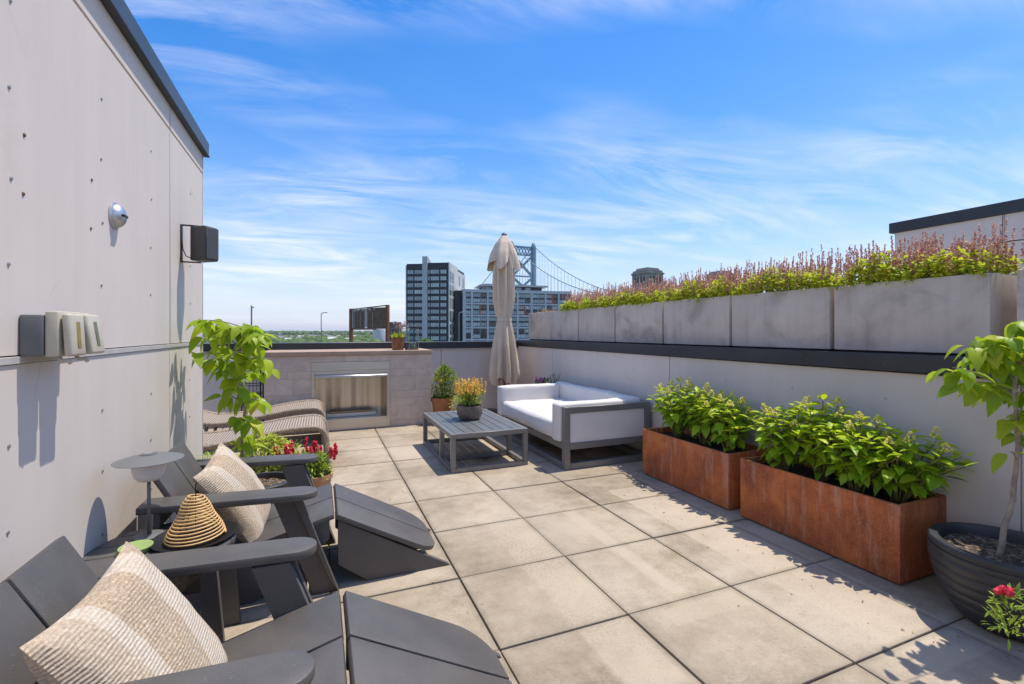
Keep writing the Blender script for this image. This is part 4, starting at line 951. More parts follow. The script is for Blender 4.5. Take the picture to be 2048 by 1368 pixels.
# flowers behind the far chair
pot('clay_pot', 'terracotta pot of red snapdragons behind the farther footrest', (-.03, 3.93, .002), [(.001, 0), (.085, 0), (.115, .16), (.125, .165), (.125, .2), (.115, .2), (.108, .16)], M_terrapale, .11, .17)
t = thing('red_snapdragons', 'bright red snapdragons in the terracotta pot beside the chaise', 'plant', (-.03, 3.93, .17))
clump(t, 420, .14, .13, .0, .2, .05, LM_snap, .28, .5, .3, .2); stems(t, 26, .14, .12, .26, .002)
spikes(t, 18, .22, .13, .16, .05, .14, 24, .022, PM_red, spread=.024, cx=-.07)
clump(t, 260, .2, .12, .0, .2, .05, LM_snap, .28, .5, .3, .2, -.1, 0, 'outer_leaves')
pot('dark_pot', 'dark pot of the variegated shrub behind the farther adirondack chair', (-.36, 4.02, .002), [(.001, 0), (.12, 0), (.15, .18), (.16, .2), (.15, .2), (.14, .16)], M_blackpot, .14, .17)
t = thing('variegated_shrub', 'yellow-green variegated shrub between the potted tree and the chaise', 'plant', (-.36, 4.02, .17))
clump(t, 1500, .30, .20, .0, .34, .048, LM_var, .32, .6, .25, .4); stems(t, 40, .24, .16, .28, .0022); spikes(t, 6, .28, .15, .2, .02, .03, 10, .018, PM_yel, spread=.014)
t = thing('wispy_groundcover', 'wispy green plant peeping out by the corner of the left wall', 'plant', (-.70, 3.78, .0))
pot('small_pot', 'small black pot by the corner of the left wall', (-.70, 3.78, .002), [(.001, 0), (.08, 0), (.1, .2), (.1, .22), (.09, .22), (.085, .18)], M_blackpot, .09, .19)
clump(t, 420, .15, .17, .2, .46, .05, LM_snap, .14, .5, .1, .2); stems(t, 24, .1, .1, .4, .0018)
# red flower at the right edge
RF = at(2190, 1240, 1.50)
pot('edge_pot', 'terracotta pot with red snapdragon cut by the right edge of the frame', (RF.x, RF.y, .002), [(.001, 0), (.085, 0), (.115, .2), (.125, .205), (.125, .25), (.115, .25), (.108, .2)], M_terra, .11, .22)
t = thing('edge_snapdragon', 'red snapdragon sprig at the lower right edge in front of the bowl', 'plant', (RF.x, RF.y, .22))
clump(t, 220, .09, .09, .05, .36, .036, LM_snap, .26, .4, .2, .2); stems(t, 18, .11, .11, .34, .002)
pk = at(2018, 1172, 1.40) - Vector((RF.x, RF.y, .22))
spikes(t, 3, .018, .018, pk.z - .012, .012, .024, 14, .016, PM_red, cx=pk.x, cy=pk.y, spread=.013)
clump(t, 150, .06, .06, pk.z - .15, pk.z - .012, .03, LM_snap, .26, .4, .2, .2, pk.x + .012, pk.y, 'sprig_leaves')
tube('leaning_stem', t, bez((0, 0, 0), (pk.x * .3, pk.y * .3, pk.z * .9), (pk.x, pk.y, pk.z - .01)), .003, M_stem, 5)
# pot and lantern on the fireplace mantel
MT = 1.0465
mp_ = at(803, 698, 6.55)
pot('rust_glazed_pot', 'rust coloured glazed pot on the fireplace mantel', (1.02, 6.74, MT), [(.001, 0), (.074, 0), (.078, .008), (.082, .02), (.088, .17), (.088, .175), (.08, .175), (.078, .15)], M_rustpot, .078, .15, None, 'pot')
t = thing('succulent', 'succulent with pale star shaped rosette and pinkish blooms in the rust pot', 'plant', (1.02, 6.74, MT + .15))
tv, tf = leaf_tpl(1, .2, .3, -.1, 3); P, Mx = [], []
for _ in range(70):
    d = rdir(.35, 1.3); P.append((d.x * .02 + random.uniform(-.04, .04), d.y * .02 + random.uniform(-.04, .04), .01)); Mx.append(np.array(basis(d)) * random.uniform(.06, .12))
soup('leaves', t, tv, tf, Mx, P, LM_var)
L = [bez((0, 0, 0), (x * .4, y * .4, .12), (x, y, z), 5) for x, y, z in [(random.uniform(-.1, .15), random.uniform(-.08, .08), random.uniform(.15, .25)) for _ in range(16)]]
o = ob('flower_stalks', multi_tube_me(L, .0016, M_stem, 4), t); o['kind'] = 'stuff'
soup('blooms', t, *DIAM, rmats(90, .012, .02), [Vector(l[-1]) + Vector((random.uniform(-.02, .02), random.uniform(-.02, .02), random.uniform(-.01, .02))) for l in L for _ in range(6)][:90], petal2('pink_bloom', (.30, .07, .04), (.62, .42, .38)), False)
lg = thing('glass_lantern', 'tall clear glass lantern with bronze handle on the fireplace mantel', 'lantern', (1.235, 6.76, MT))
g0 = .068
box('base', lg, -g0, g0, -g0, g0, 0.0005, .022, simple('lantern_bronze', (.22, .15, .09), .4, .6), .002)
for q, (x0, x1, y0, y1) in enumerate(((-g0, g0, -g0, -g0 + .004), (-g0, g0, g0 - .004, g0), (-g0, -g0 + .004, -g0 + .0045, g0 - .0045), (g0 - .004, g0, -g0 + .0045, g0 - .0045))): box('pane', lg, x0, x1, y0, y1, .0225, .30, M_glass, 0)
for x in (-g0, g0 - .005):
    for y in (-g0, g0 - .005): box('corner_bar', lg, x - .0004, x + .0054, y - .0004, y + .0054, .0222, .302, MATS['pale_trim'], 0)
for y in (-g0, g0 - .005): box('top_bar', lg, -g0 + .006, g0 - .006, y, y + .005, .297, .302, MATS['pale_trim'], 0)
tube('handle', lg, [(-.055, 0, .29), (-.055, 0, .345), (.055, 0, .345), (.055, 0, .29)], .005, MATS['lantern_bronze'], 6)
cd = ob('candle', lathe_me([(.001, 0), (.045, 0), (.045, .075), (.04, .08), (.001, .078)], simple('sage_candle', (.20, .24, .19), .6), 28), lg, (0, 0, .023))
bl_ = ob('blue_votive', lathe_me([(.001, 0), (.018, 0), (.021, .03), (.019, .034), (.017, .03), (.001, .004)], simple('cobalt_glass', (.02, .035, .16), .15), 24), None, (1.133, 6.70, MT + .0005)); tag(bl_, 'tiny cobalt blue votive glass beside the lantern on the mantel', 'votive')

random.seed(77)
tv, tf = leaf_tpl(1, .5, .3, .3, 2); P, Mx = [], []
for _ in range(150):
    k = random.random()
    x, y = (random.uniform(2.2, 2.73), random.uniform(.9, 3.7)) if k < .6 else (random.uniform(-.4, 3.0), random.uniform(.5, 7.2))
    P.append((x + random.gauss(0, .05), y, .004)); Mx.append(np.array(basis((random.uniform(-1, 1), random.uniform(-1, 1), random.uniform(-.1, .25)), roll=random.uniform(-.5, .5))) * random.uniform(.006, .02))
lt = soup('leaf_litter', None, tv, tf, Mx, P, petal2('dry_leaf', (.16, .10, .05), (.42, .34, .14))); tag(lt, 'tiny dry leaf scraps scattered over the pavers', 'leaf litter', kind='stuff')
# ------------------------------------------------------------------ closed umbrella
um = thing('closed_umbrella', 'tall closed beige canvas parasol tied at the middle, behind the sofa', 'umbrella', (2.70, 6.90, 0))
def fold_me(prof, nf, amp, seed, hem=None, n=150):
    random.seed(seed); vs, fs = [], []; ph = [random.uniform(0, 6.28) for _ in range(6)]
    for i, (z, r_, a_) in enumerate(prof):
        for j in range(n):
            q = 2 * math.pi * j / n
            f = math.sin(nf * q + ph[0] + .5 * math.sin(2 * q + ph[1]) + z * .8); f = math.copysign(abs(f) ** .7, f)
            g = .5 * math.sin((nf * 2 + 1) * q + ph[2] - z * 1.4) + .35 * math.sin(3 * q + ph[3])
            rr = r_ * (1 + a_ * f + a_ * .45 * g); zz = z
            if hem and i <= hem[0]: zz += hem[1] * (1 - i / (hem[0] + 1)) * (math.sin(4 * q + ph[4]) + .6 * math.sin(nf * q + ph[0]))
            vs.append((rr * math.cos(q) + .012 * math.sin(z * 2.1), rr * math.sin(q), zz))
    m = len(prof)
    for i in range(m - 1):
        for j in range(n): fs.append((i * n + j, i * n + (j + 1) % n, (i + 1) * n + (j + 1) % n, (i + 1) * n + j))
    return mesh(vs, fs, M_umb, True)
def interp(keys, n):
    zs_ = np.linspace(keys[0][0], keys[-1][0], n); return [(z, np.interp(z, [k[0] for k in keys], [k[1] for k in keys]), np.interp(z, [k[0] for k in keys], [k[2] for k in keys])) for z in zs_]
ob('canopy', fold_me(interp([(.52, .175, .42), (.62, .19, .36), (.8, .185, .28), (1.05, .165, .22), (1.25, .14, .16), (1.42, .115, .10), (1.49, .108, .05), (1.53, .110, .06), (1.62, .128, .14), (1.8, .14, .24), (2.1, .142, .25), (2.3, .14, .22), (2.5, .125, .18), (2.72, .075, .10), (2.82, .035, .03)], 60), 8, .2, 3, (9, .055)), um)
ob('top_flap', fold_me(interp([(2.34, .195, .36), (2.42, .19, .30), (2.55, .17, .22), (2.7, .12, .14), (2.80, .062, .05), (2.838, .03, .02)], 26), 4, .25, 8, (6, .05), 120), um)
ob('tie_strap', lathe_me([(.114, 1.47), (.119, 1.472), (.119, 1.515), (.113, 1.518)], M_umb, 40, cap=False), um)
tube('pole', um, [(0, 0, .06), (0, 0, 2.84)], .022, M_wood, 12)
ob('finial', lathe_me([(.042, 2.832), (.046, 2.838), (.036, 2.858), (.012, 2.872), (.001, 2.874)], simple('finial_brown', (.06, .04, .035), .5), 24), um)
ob('base', lathe_me([(.34, .003), (.34, .05), (.32, .06), (.05, .07), (.032, .09), (.032, .32), (.026, .325)], M_blackpot, 40), um)

# ------------------------------------------------------------------ the city beyond
GZ = -22.0
# ground: one sheet to the horizon with low hills at its far edge
vs, fs = [], []; rad = [0.5, 60, 150, 300, 500, 800, 1200, 1800, 2600, 3600, 4800, 6000, 7200, 8500, 10000, 14000, 20000]; na = 220
from mathutils import noise as mn
for r_ in rad:
    for j in range(na):
        q = 2 * math.pi * j / na; x, y = r_ * math.cos(q), r_ * math.sin(q)
        hgt = 0 if r_ < 2000 else min(1, (r_ - 2000) / 5500) * (24 + 22 * mn.noise(Vector((x * .0004, y * .0004, 0))) + 8 * mn.noise(Vector((x * .002, y * .002, 2))))
        if r_ > 10000: hgt *= .6
        vs.append((x, y, GZ + hgt))
for i in range(len(rad) - 1):
    for j in range(na): fs.append((i * na + j, i * na + (j + 1) % na, (i + 1) * na + (j + 1) % na, (i + 1) * na + j))
b = NB('far_ground'); v = b.coord('World'); c = b.ramp(b.noise(v, .012, 6, .7), [(.3, (.035, .06, .02)), (.5, (.06, .095, .03)), (.62, (.12, .125, .07)), (.75, (.22, .2, .17))]); b.col(c).set(Roughness=1); M_gnd = b.m
tag(ob('ground', mesh(vs, fs, M_gnd, True)), kind='structure')
LM_far = leafmat('far_foliage', (0.045, 0.085, 0.025), (0.12, 0.18, 0.045), .7, .15, True)
def blob_tpl(seed):
    bm = bmesh.new(); bmesh.ops.create_icosphere(bm, subdivisions=1, radius=.5); rr = random.Random(seed)
    for v_ in bm.verts: v_.co *= rr.uniform(.72, 1.2); v_.co.z = v_.co.z * 1.05 + .45
    bm.verts.ensure_lookup_table(); V = [tuple(v_.co) for v_ in bm.verts]; F_ = [tuple(x.index for x in f.verts) for f in bm.faces]; bm.free(); return V, F_
random.seed(5)
def gz(x, y):
    r_ = math.hypot(x, y)
    return GZ + (0 if r_ < 2000 else min(1, (r_ - 2000) / 5500) * (24 + 22 * mn.noise(Vector((x * .0004, y * .0004, 0)))))
P, Mx = [], []
for _ in range(9000):
    u = random.uniform(180, 1300); d = 480 * math.exp(random.random() * 2.75); p = at(u, 664, d)
    if mn.noise(Vector((p.x * .004, p.y * .004, 7))) < -.25 and d < 2500: continue
    s = random.uniform(9, 17) * (1 if d < 2500 else 1.6); P.append((p.x, p.y, gz(p.x, p.y) - 1)); q = random.uniform(0, 6.28)
    Mx.append(np.array(Matrix.Rotation(q, 3, 'Z')) @ np.diag([s * random.uniform(.9, 1.4), s * random.uniform(.9, 1.4), s * random.uniform(.7, 1.05)]))
tv, tf = blob_tpl(1); wood = soup('distant_wood', None, tv, tf, Mx, P, LM_far, True); tag(wood, 'distant green treetops spreading to the horizon', 'wood', kind='stuff')
# far houses and sheds
HM = [simple('far_house_' + n, c, .9) for n, c in (('white', (.5, .48, .46)), ('brick', (.30, .14, .10)), ('tan', (.42, .35, .28)), ('pink', (.45, .30, .25)))]
HR = [simple('far_roof_' + n, c, .9) for n, c in (('grey', (.22, .22, .23)), ('brown', (.16, .11, .09)), ('pale', (.55, .54, .52)))]
hb = box_me((0, 0, .5), (1, 1, 1), None, 0); hr = mesh([(-.55, -.55, 1), (.55, -.55, 1), (.55, .55, 1), (-.55, .55, 1), (-.55, 0, 1.5), (.55, 0, 1.5)], [(0, 1, 5, 4), (2, 3, 4, 5), (0, 4, 3), (1, 2, 5)], None)
hbm = [];
for m_ in HM: q = hb.copy(); q.materials.clear(); q.materials.append(m_); hbm.append(q)
hrm = []
for m_ in HR: q = hr.copy(); q.materials.clear(); q.materials.append(m_); hrm.append(q)
random.seed(9)
for k in range(38):
    u = random.uniform(545, 830); d = random.uniform(760, 2300); p = at(u, 664, d); sx = random.uniform(9, 24); sz = random.uniform(7, 9.5)
    t = thing('far_house', 'small pale house among the trees far away on the horizon', 'house', (p.x, p.y, gz(p.x, p.y)), random.uniform(-.5, .5), 'houses among the distant trees')
    ob('wall', random.choice(hbm), t, (0, 0, 0), (0, 0, 0), (sx, 10, sz)); ob('roof', random.choice(hrm), t, (0, 0, 0), (0, 0, 0), (sx, 10, sz))
p = at(762, 664, 700); t = thing('storage_tank', 'white cylindrical storage tank seen under the rusty billboard', 'tank', (p.x, p.y, GZ)); ob('shell', lathe_me([(11.5, 0), (11.5, 27), (11, 28), (.1, 29.5)], simple('tank_white', (.55, .55, .55), .6), 40), t)
p = at(540, 664, 1150); 
def flatbuilding(name, label, u0, u1, vtop, d, mat, rz=0, rows=0, cols=0, wm_=None, dep=14):
    a, e = at(u0, 664, d), at(u1, 664, d); w = (e - a).length; zt = EYE - (vtop - 664) / 935 * d
    t = thing(name, label, 'building', (a.x, a.y, GZ), -YAW + rz)
    box('wall', t, 0, w, 0, dep, 0, zt - GZ, mat, 0)
    box('roof', t, -.2, w + .2, -.2, dep + .2, zt - GZ + .01, zt - GZ + .6, HR[0], 0)
    if rows:
        me = box_me((0, 0, 0), (w / cols * .55, .12, 1.5), wm_, 0)
        for r_ in range(rows):
            for c_ in range(cols): ob('window', me, t, (w * (c_ + .5) / cols, -.07, zt - GZ - 2.2 - 3.1 * r_))
    return t
M_pane = NB('dark_window_glass').set(Base_Color=(.025, .032, .04, 1), Roughness=.06, Specular_IOR_Level=.8).m
M_pane2 = NB('pale_window_glass').set(Base_Color=(.26, .35, .39, 1), Roughness=.08, Specular_IOR_Level=.8).m
M_blind = simple('window_blind', (.5, .57, .59), .4, 0, .3, .3)
flatbuilding('brick_block', 'dark brick apartment block between the billboard and the glass tower', 776, 797, 645, 520, simple('dark_brick', (.12, .08, .085), .9), 0, 8, 5, M_pane)
flatbuilding('grey_block', 'low grey block just left of the glass tower', 800, 817, 671, 480, simple('blue_grey_metal', (.14, .16, .20), .7), .2, 5, 4, M_pane)
flatbuilding('white_shed', 'long white flat shed among the distant trees left of the street lamp', 612, 638, 681, 900, HM[0], .1)
# dark glass tower
C0 = Vector((0, 0, 0)); fwd = 224.0
Lc = at(813, 664, 227); rzT = -YAW - R(5.5)
tw = thing('glass_tower', 'tall dark glazed apartment tower with grey fin and pale side wall', 'building', (Lc.x, Lc.y, GZ), rzT)
M_td = simple('tower_dark_cladding', (.030, .034, .044), .5, 0, .15, .4); M_tg = simple('tower_grey_panel', (.46, .48, .50), .6, 0, .08, .4); M_tl = simple('tower_pale_panel', (.52, .51, .50), .7, 0, .06, .3); M_tb = simple('tower_brown_panel', (.26, .18, .15), .7)
TWW, TWD = 20.7, 39.0; zT = lambda v_: EYE + (664 - v_) / 935 * 226 - GZ
box('body', tw, .02, TWW - .02, .35, TWD - .35, 0, zT(527), M_td, 0)
box('roof_band', tw, 0, 8.0, 0, .34, zT(538), zT(530), M_td, 0); box('roof_band', tw, 10.6, TWW, 0, .34, zT(538), zT(525.6), M_td, 0)
box('edge_pier', tw, -.4, .0, -.1, 1.2, 0, zT(530), M_tg, 0); box('edge_pier', tw, TWW - .0, TWW + .45, -.1, .36, 0, zT(525), M_tg, 0)
ob('fin', prism_me([(-.8, 0), (14, 0), (14, zT(529)), (9, zT(526)), (1.6, zT(513)), (-.8, zT(513))], 'x', 8.05, 10.5, M_tg, 0, 1, False), tw)
pit = 13.27 / 935 * 226; z1st = zT(543.5)
wcols = [(.5, 3.3, 0), (4.0, 7.9, 1), (10.7, 11.5, 2), (12.0, 16.0, 3), (16.8, 19.6, 4)]
for r_ in range(11):
    zc_ = z1st - r_ * pit
    box('spandrel', tw, .05, 8.0, .05, .34, zc_ - pit + .95, zc_ - .95 - .001, M_td, 0); box('spandrel', tw, 10.55, TWW - .05, .05, .34, zc_ - pit + .95, zc_ - .95 - .001, M_td, 0)
    for x0, x1, k in wcols:
        w_ = box('window', tw, x0, x1, .16, .30, zc_ - .93, zc_ + .93, random.choice((M_pane2, M_blind, M_pane2)), 0)
        nm = max(1, round((x1 - x0) / .95))
        for m_ in range(1, nm): ob('mullion', box_me((0, 0, 0), (.1, .06, 1.84), M_td, 0), w_, (x0 + (x1 - x0) * m_ / nm, .12, zc_))
M_side = M_tl
zsd = zT(525)
ob('side_wall', prism_me([(0.37, 0), (TWD, 0), (TWD, zsd - 2.0), (20, zsd - 2.0), (20, zsd), (.37, zsd)], 'x', TWW - .01, TWW + .42, M_tl, 0, 1, False), tw)
for r_ in range(6):
    zc_ = z1st - .6 - r_ * pit * 2 - pit * .5
    for y0, k in ((1.3, 0), (6.8, 1), (22, 2), (32, 3)):
        if k >= 2 and r_ > 0: continue
        w_ = box('window', tw, TWW + .40, TWW + .47, y0, y0 + (3.6 if k < 2 else 3), zc_ - 2.6, zc_ + 2.6, M_tb if (r_ == 2 and k == 0) else M_pane, 0)
        ob('mullion', box_me((0, 0, 0), (.06, .25, 5.2), M_tl, 0), w_, (TWW + .48, y0 + 1.8, zc_)); ob('mullion', box_me((0, 0, 0), (.06, 3.6, .3), M_tb, 0), w_, (TWW + .481, y0 + 1.8, zc_))
box('roof_plant', tw, 14, 19, 8, 16, zT(527), zT(522), M_td, 0)
# midrise with gridded bays
Lm = at(925.5, 664, 232); rzM = -YAW + R(14)
mr = thing('midrise_block', 'long blue-grey apartment block with gridded bays and orange accents', 'building', (Lm.x, Lm.y, GZ), rzM)
zM = lambda v_: EYE + (664 - v_) / 935 * 232 - GZ
MW = 57.6; M_mg = simple('midrise_grey_panel', (.52, .53, .56), .6, 0, .08, .3); M_md = simple('midrise_dark_cladding', (.07, .065, .075), .6, 0, .15, .5); M_or = simple('orange_accent', (.50, .10, .045), .6)
ztop = zM(578)
box('body', mr, .05, MW - .05, .55, 22, 0, ztop - .3, M_md, 0)
box('roof_edge', mr, 0, MW, 0, 22.1, ztop - 1.55, ztop, M_mg, 0)
bays = [(1.6, 4.1), (5.2, 12.2), (13.2, 20.6), (21.5, 27.7), (28.7, 35.1), (36.2, 42.7), (43.7, 50.0), (50.9, 57.0)]
e0 = 0
for (a, e) in bays + [(MW, MW)]: box('pier', mr, e0, a, 0, .54, 0, ztop - 1.56, M_mg, 0); e0 = e
rp_ = 24.2 / 935 * 232; rz0 = ztop - 1.55
mw_me = {}
for r_ in range(6):
    zt_ = rz0 - r_ * rp_; zb_ = zt_ - rp_ + .85
    for bi, (a, e) in enumerate(bays):
        box('beam', mr, a + .001, e - .001, .03, .54, zb_ - .85, zb_, M_mg, 0)
        grp = [(a + .15, e - .15)] if e - a < 3 else [(a + .2, a + (e - a) * .48), (a + (e - a) * .56, e - .2)]
        acc = (r_, bi) in ((0, 6), (1, 1), (1, 4))
        if acc: box('accent_panel', mr, a + (e - a) * .44, a + (e - a) * .57, .30, .53, zb_ + .01, zt_ - .01, M_or, 0)
        else: box('bay_divider', mr, a + (e - a) * .515 - .1, a + (e - a) * .515 + .1, .36, .53, zb_ + .01, zt_ - .01, M_mg, 0) if e - a > 3 else None
        for (x0, x1) in grp:
            for zc_ in ((zt_ + zb_) / 2 + 1.3, (zt_ + zb_) / 2 - 1.35):
                w_ = box('window', mr, x0, x1, .40, .50, zc_ - .85, zc_ + .85, random.choice((M_pane2, M_blind, M_pane, M_pane2)), 0)
                nm = max(2, round((x1 - x0) / 1.0))
                for m_ in range(1, nm): ob('mullion', box_me((0, 0, 0), (.12, .05, 1.7), M_md, 0), w_, (x0 + (x1 - x0) * m_ / nm, .37, zc_))
box('penthouse', mr, 11, 42, 3, 16, ztop, ztop + 1.9, M_md, 0)
for x in (12.2, 16, 24, 28, 33): box('penthouse_window', mr, x, x + 2.8, 2.9, 2.99, ztop + .3, ztop + 1.6, M_pane2, 0)
ob('canopy', prism_me([(8.5, ztop + 1.91), (45, ztop + 1.91), (45, ztop + 2.7), (12, ztop + 3.1), (8.5, ztop + 2.5)], 'y', .8, 17, M_mg, 0, 1, False), mr)
for x in (10.3, 11.3, 12.3): box('canopy_post', mr, x, x + .35, 1.5, 1.85, ztop, ztop + 1.9, M_mg, 0)
box('link_block', mr, -3.4, -.1, 4, 14, 0, ztop - .4, M_td, 0)
flatbuilding('far_office', 'low blue-grey building peeping out right of the midrise behind the salvias', 1147, 1215, 611, 330, simple('far_office_grey', (.10, .13, .17), .7), 0, 4, 9, M_pane)
# suspension bridge
br = thing('suspension_bridge', 'pale blue steel suspension bridge tower with cables behind the midrise', 'bridge', (0, 0, 0))
def cw_(a, d, z): return Vector((a * CC + d * SS, -a * SS + d * CC, z))
M_br = simple('bridge_blue_steel', (.25, .36, .41), .6, 0, .08, .1)
bd = Vector((.425, -.905)); bpv = Vector((.905, .425)); T0 = Vector((11.5, 510.0)); HWD = 13.3
legs = [T0 + bpv * s_ * HWD for s_ in (-1, 1)]; ZT_ = 96.0
def prismbetween(name, A, B, w, dpt, parent=br):
    """steel member from A to B (world), w wide in the tower plane, dpt deep along the bridge"""
    A, B = Vector(A), Vector(B); ax = (B - A).normalized(); dep = cw_(bd.x, bd.y, 0); sd_ = ax.cross(dep).normalized(); V = []
    for p in (A, B):
        for s1, s2 in ((-1, -1), (1, -1), (1, 1), (-1, 1)): V.append(p + sd_ * s1 * w / 2 + dep * s2 * dpt / 2)
    return ob(name, mesh(V, [(0, 1, 2, 3)[::-1], (4, 5, 6, 7), (0, 1, 5, 4), (1, 2, 6, 5), (2, 3, 7, 6), (3, 0, 4, 7)], M_br), parent)
def tp_(s_, z): q = T0 + bpv * s_; return cw_(q.x, q.y, z)
for s_ in (-1, 1):
    prismbetween('tower_leg', tp_(s_ * HWD, GZ), tp_(s_ * HWD, ZT_), 3.6, 5.2)
    ob('finial', lathe_me([(2.2, 0), (2.4, .6), (1.7, 1.4), (1.9, 2.4), (1.2, 3.4), (.3, 4.2)], M_br, 12), br, tp_(s_ * HWD, ZT_))
prismbetween('top_beam', tp_(-HWD, 94), tp_(HWD, 94), 1.6, 3); prismbetween('top_beam', tp_(-HWD, 85.5), tp_(HWD, 85.5), 1.6, 3)
for k in range(7):
    s0 = -HWD + 2.4 + (2 * HWD - 4.8) / 6 * k - 1.7; 
    prismbetween('beam_lattice', tp_(s0, 86), tp_(s0 + 3.4, 93.5), .6, 1.4); prismbetween('beam_lattice', tp_(s0 + 3.4, 86), tp_(s0, 93.5), .6, 1.5)
for z0, z1 in ((85, 62), (61, 41)):
    prismbetween('cross_brace', tp_(-HWD + 1, z0), tp_(HWD - 1, z1), 2.0, 2.6); prismbetween('cross_brace', tp_(-HWD + 1, z1), tp_(HWD - 1, z0), 2.0, 2.7)
    prismbetween('gusset', tp_(-2, (z0 + z1) / 2), tp_(2, (z0 + z1) / 2), 4.2, 2.9)
prismbetween('strut', tp_(-HWD, 62), tp_(HWD, 62), 1.3, 2.4); prismbetween('strut', tp_(-HWD, 39.5), tp_(HWD, 39.5), 3.4, 3)
prismbetween('strut', tp_(-HWD, 20), tp_(HWD, 20), 4, 3)
DK = 17.0; sus = []
E_ = Vector((110.0, 300.0))
for s_ in (-1, 1):
    A = T0 + bpv * s_ * HWD; B = E_ + bpv * s_ * HWD; pts = []
    for t_ in np.linspace(0, 1, 40):
        q = A.lerp(B, t_); pts.append(cw_(q.x, q.y, 97 - 150 * t_ + 78 * t_ * t_))
    tube('main_cable', br, pts, .40, M_br, 6)
    for t_ in np.arange(.03, .98, .028):
        q = A.lerp(B, t_); sus.append([cw_(q.x, q.y, 97 - 150 * t_ + 78 * t_ * t_), cw_(q.x, q.y, DK)])
    pts = []
    for t_ in np.linspace(0, 2, 60):
        q = A - bd * 266 * t_; pts.append(cw_(q.x, q.y, 97 - 66 * (1 - (1 - t_) ** 2)))
    tube('main_cable', br, pts, .45, M_br, 6)
    for t_ in np.arange(.025, 1.9, .025):
        q = A - bd * 266 * t_; sus.append([cw_(q.x, q.y, 97 - 66 * (1 - (1 - t_) ** 2)), cw_(q.x, q.y, DK + 3)])
o = ob('suspenders', multi_tube_me(sus, .16, M_br, 4), br); o['kind'] = 'stuff'
q0, q1 = T0 - bd * 560, E_; mdl = (q0 + q1) / 2
ax = cw_(bd.x, bd.y, 0); V = []
for q in (q0, q1):
    for s_, z in ((-14, DK - 5), (14, DK - 5), (14, DK), (-14, DK)): w_ = q + bpv * s_; V.append(cw_(w_.x, w_.y, z))
ob('deck', mesh(V, [(0, 1, 2, 3), (7, 6, 5, 4), (0, 4, 5, 1), (1, 5, 6, 2), (2, 6, 7, 3), (3, 7, 4, 0)], M_br), br)
# stone anchorage pylons
M_gran = simple('granite_blocks', (.30, .265, .235), .9, 0, .25, .35); M_grd = simple('granite_opening', (.04, .04, .045), .9)
def pylon(u, vtop, d, wpx, label, rz):
    p = at(u, 664, d); w = wpx / 935 * d; zt = EYE + (664 - vtop) / 935 * d - GZ
    t = thing('stone_pylon', label, 'tower', (p.x, p.y, GZ), -YAW + rz, 'granite bridge pylons')
    box('shaft', t, -w * .46, w * .46, -w * .46, w * .46, 0, zt - w * .28, M_gran, 0)
    z = zt - w * .28
    for k, (f, h_) in enumerate(((.50, .05), (.47, .03), (.44, .07), (.36, .05), (.33, .05))):
        box('cornice', t, -w * f, w * f, -w * f, w * f, z, z + w * h_ * 1.1, M_gran, 0); z += w * h_ * 1.1 + .001
    for k in range(4):
        for ax_ in (0, 1):
            x = (-.27 + .18 * k) * w; zc_ = zt - w * .52
            if ax_ == 0: box('opening', t, x - w * .035, x + w * .035, -w * .463, -w * .45, zc_ - w * .13, zc_ + w * .12, M_grd, 0)
            else: box('opening', t, -w * .463, -w * .45, x - w * .035, x + w * .035, zc_ - w * .13, zc_ + w * .12, M_grd, 0)
    box('string_course', t, -w * .475, w * .475, -w * .475, w * .475, zt - w * .74, zt - w * .70, M_gran, 0)
pylon(1295, 537, 285, 46, 'granite pylon with small windows rising behind the salvias', R(28))
pylon(1441, 543, 318, 42, 'granite pylon mostly hidden behind taller salvia spikes', R(28))
# rusty billboard
bb0 = at(700, 664, 60); bb1 = at(773, 664, 57); bw = (bb1 - bb0); bl2 = Vector((bw.x, bw.y, 0)).length
bbd = thing('rusty_billboard', 'rusty derelict billboard frame on two posts above the back parapet', 'billboard', (bb0.x, bb0.y, GZ), math.atan2(bw.y, bw.x))
M_rb = simple('rusted_post', (.20, .085, .04), .85, 0, .4, 4); M_rd = simple('rusted_sheet', (.17, .10, .068), .9, 0, .35, 3); M_pp = simple('peeling_paper', (.42, .39, .36), .9, 0, .2, 5)
zB = lambda v_: EYE + (664 - v_) / 935 * 58.5 - GZ
for x in (-.18, bl2 - .18): box('post', bbd, x, x + .36, 0, .36, 0, zB(611 if x > 0 else 616), M_rb, .01)
ob('top_beam', prism_me([(.185, zB(618)), (bl2 - .185, zB(613)), (bl2 - .185, zB(611)), (.185, zB(616.5))], 'y', .1, .3, M_rd, 0), bbd)
cut = [(.205, .415, 1), (.43, 1.62, 0), (1.80, 2.38, 0), (2.41, 2.83, 1), (2.88, bl2 - .2, 0), (1.64, 1.785, 0)]
for k, (a, e, pp) in enumerate(cut): box('sheet', bbd, a, e, .14 + .01 * (k % 2), .2 + .01 * (k % 2), zB(655 + (k % 3)), zB(618.6 - 4.4 * (a + e) / 2 / bl2), M_pp if pp else M_rd, .004)
for x in (.55, .85, 1.15, 1.95, 3.05, 3.35, 4.0): box('paper_scrap', bbd, x, x + random.uniform(.14, .4), .11, .135, zB(622.5 - 4.4 * x / bl2), zB(619 - 4.4 * x / bl2), M_pp, 0)
for x in (.66, 1.72, 3.82): box('torn_strip', bbd, x - .03, x + .035, .1, .135, zB(655), zB(624), M_pp, .01)
box('bottom_beam', bbd, .185, bl2 - .185, .1, .3, zB(657.6), zB(655.9), M_rb, 0)
for k in range(9): x = .4 + k * .46; box('bracket', bbd, x, x + .22, .05, .35, zB(659.5), zB(657.7), M_rd, .01)
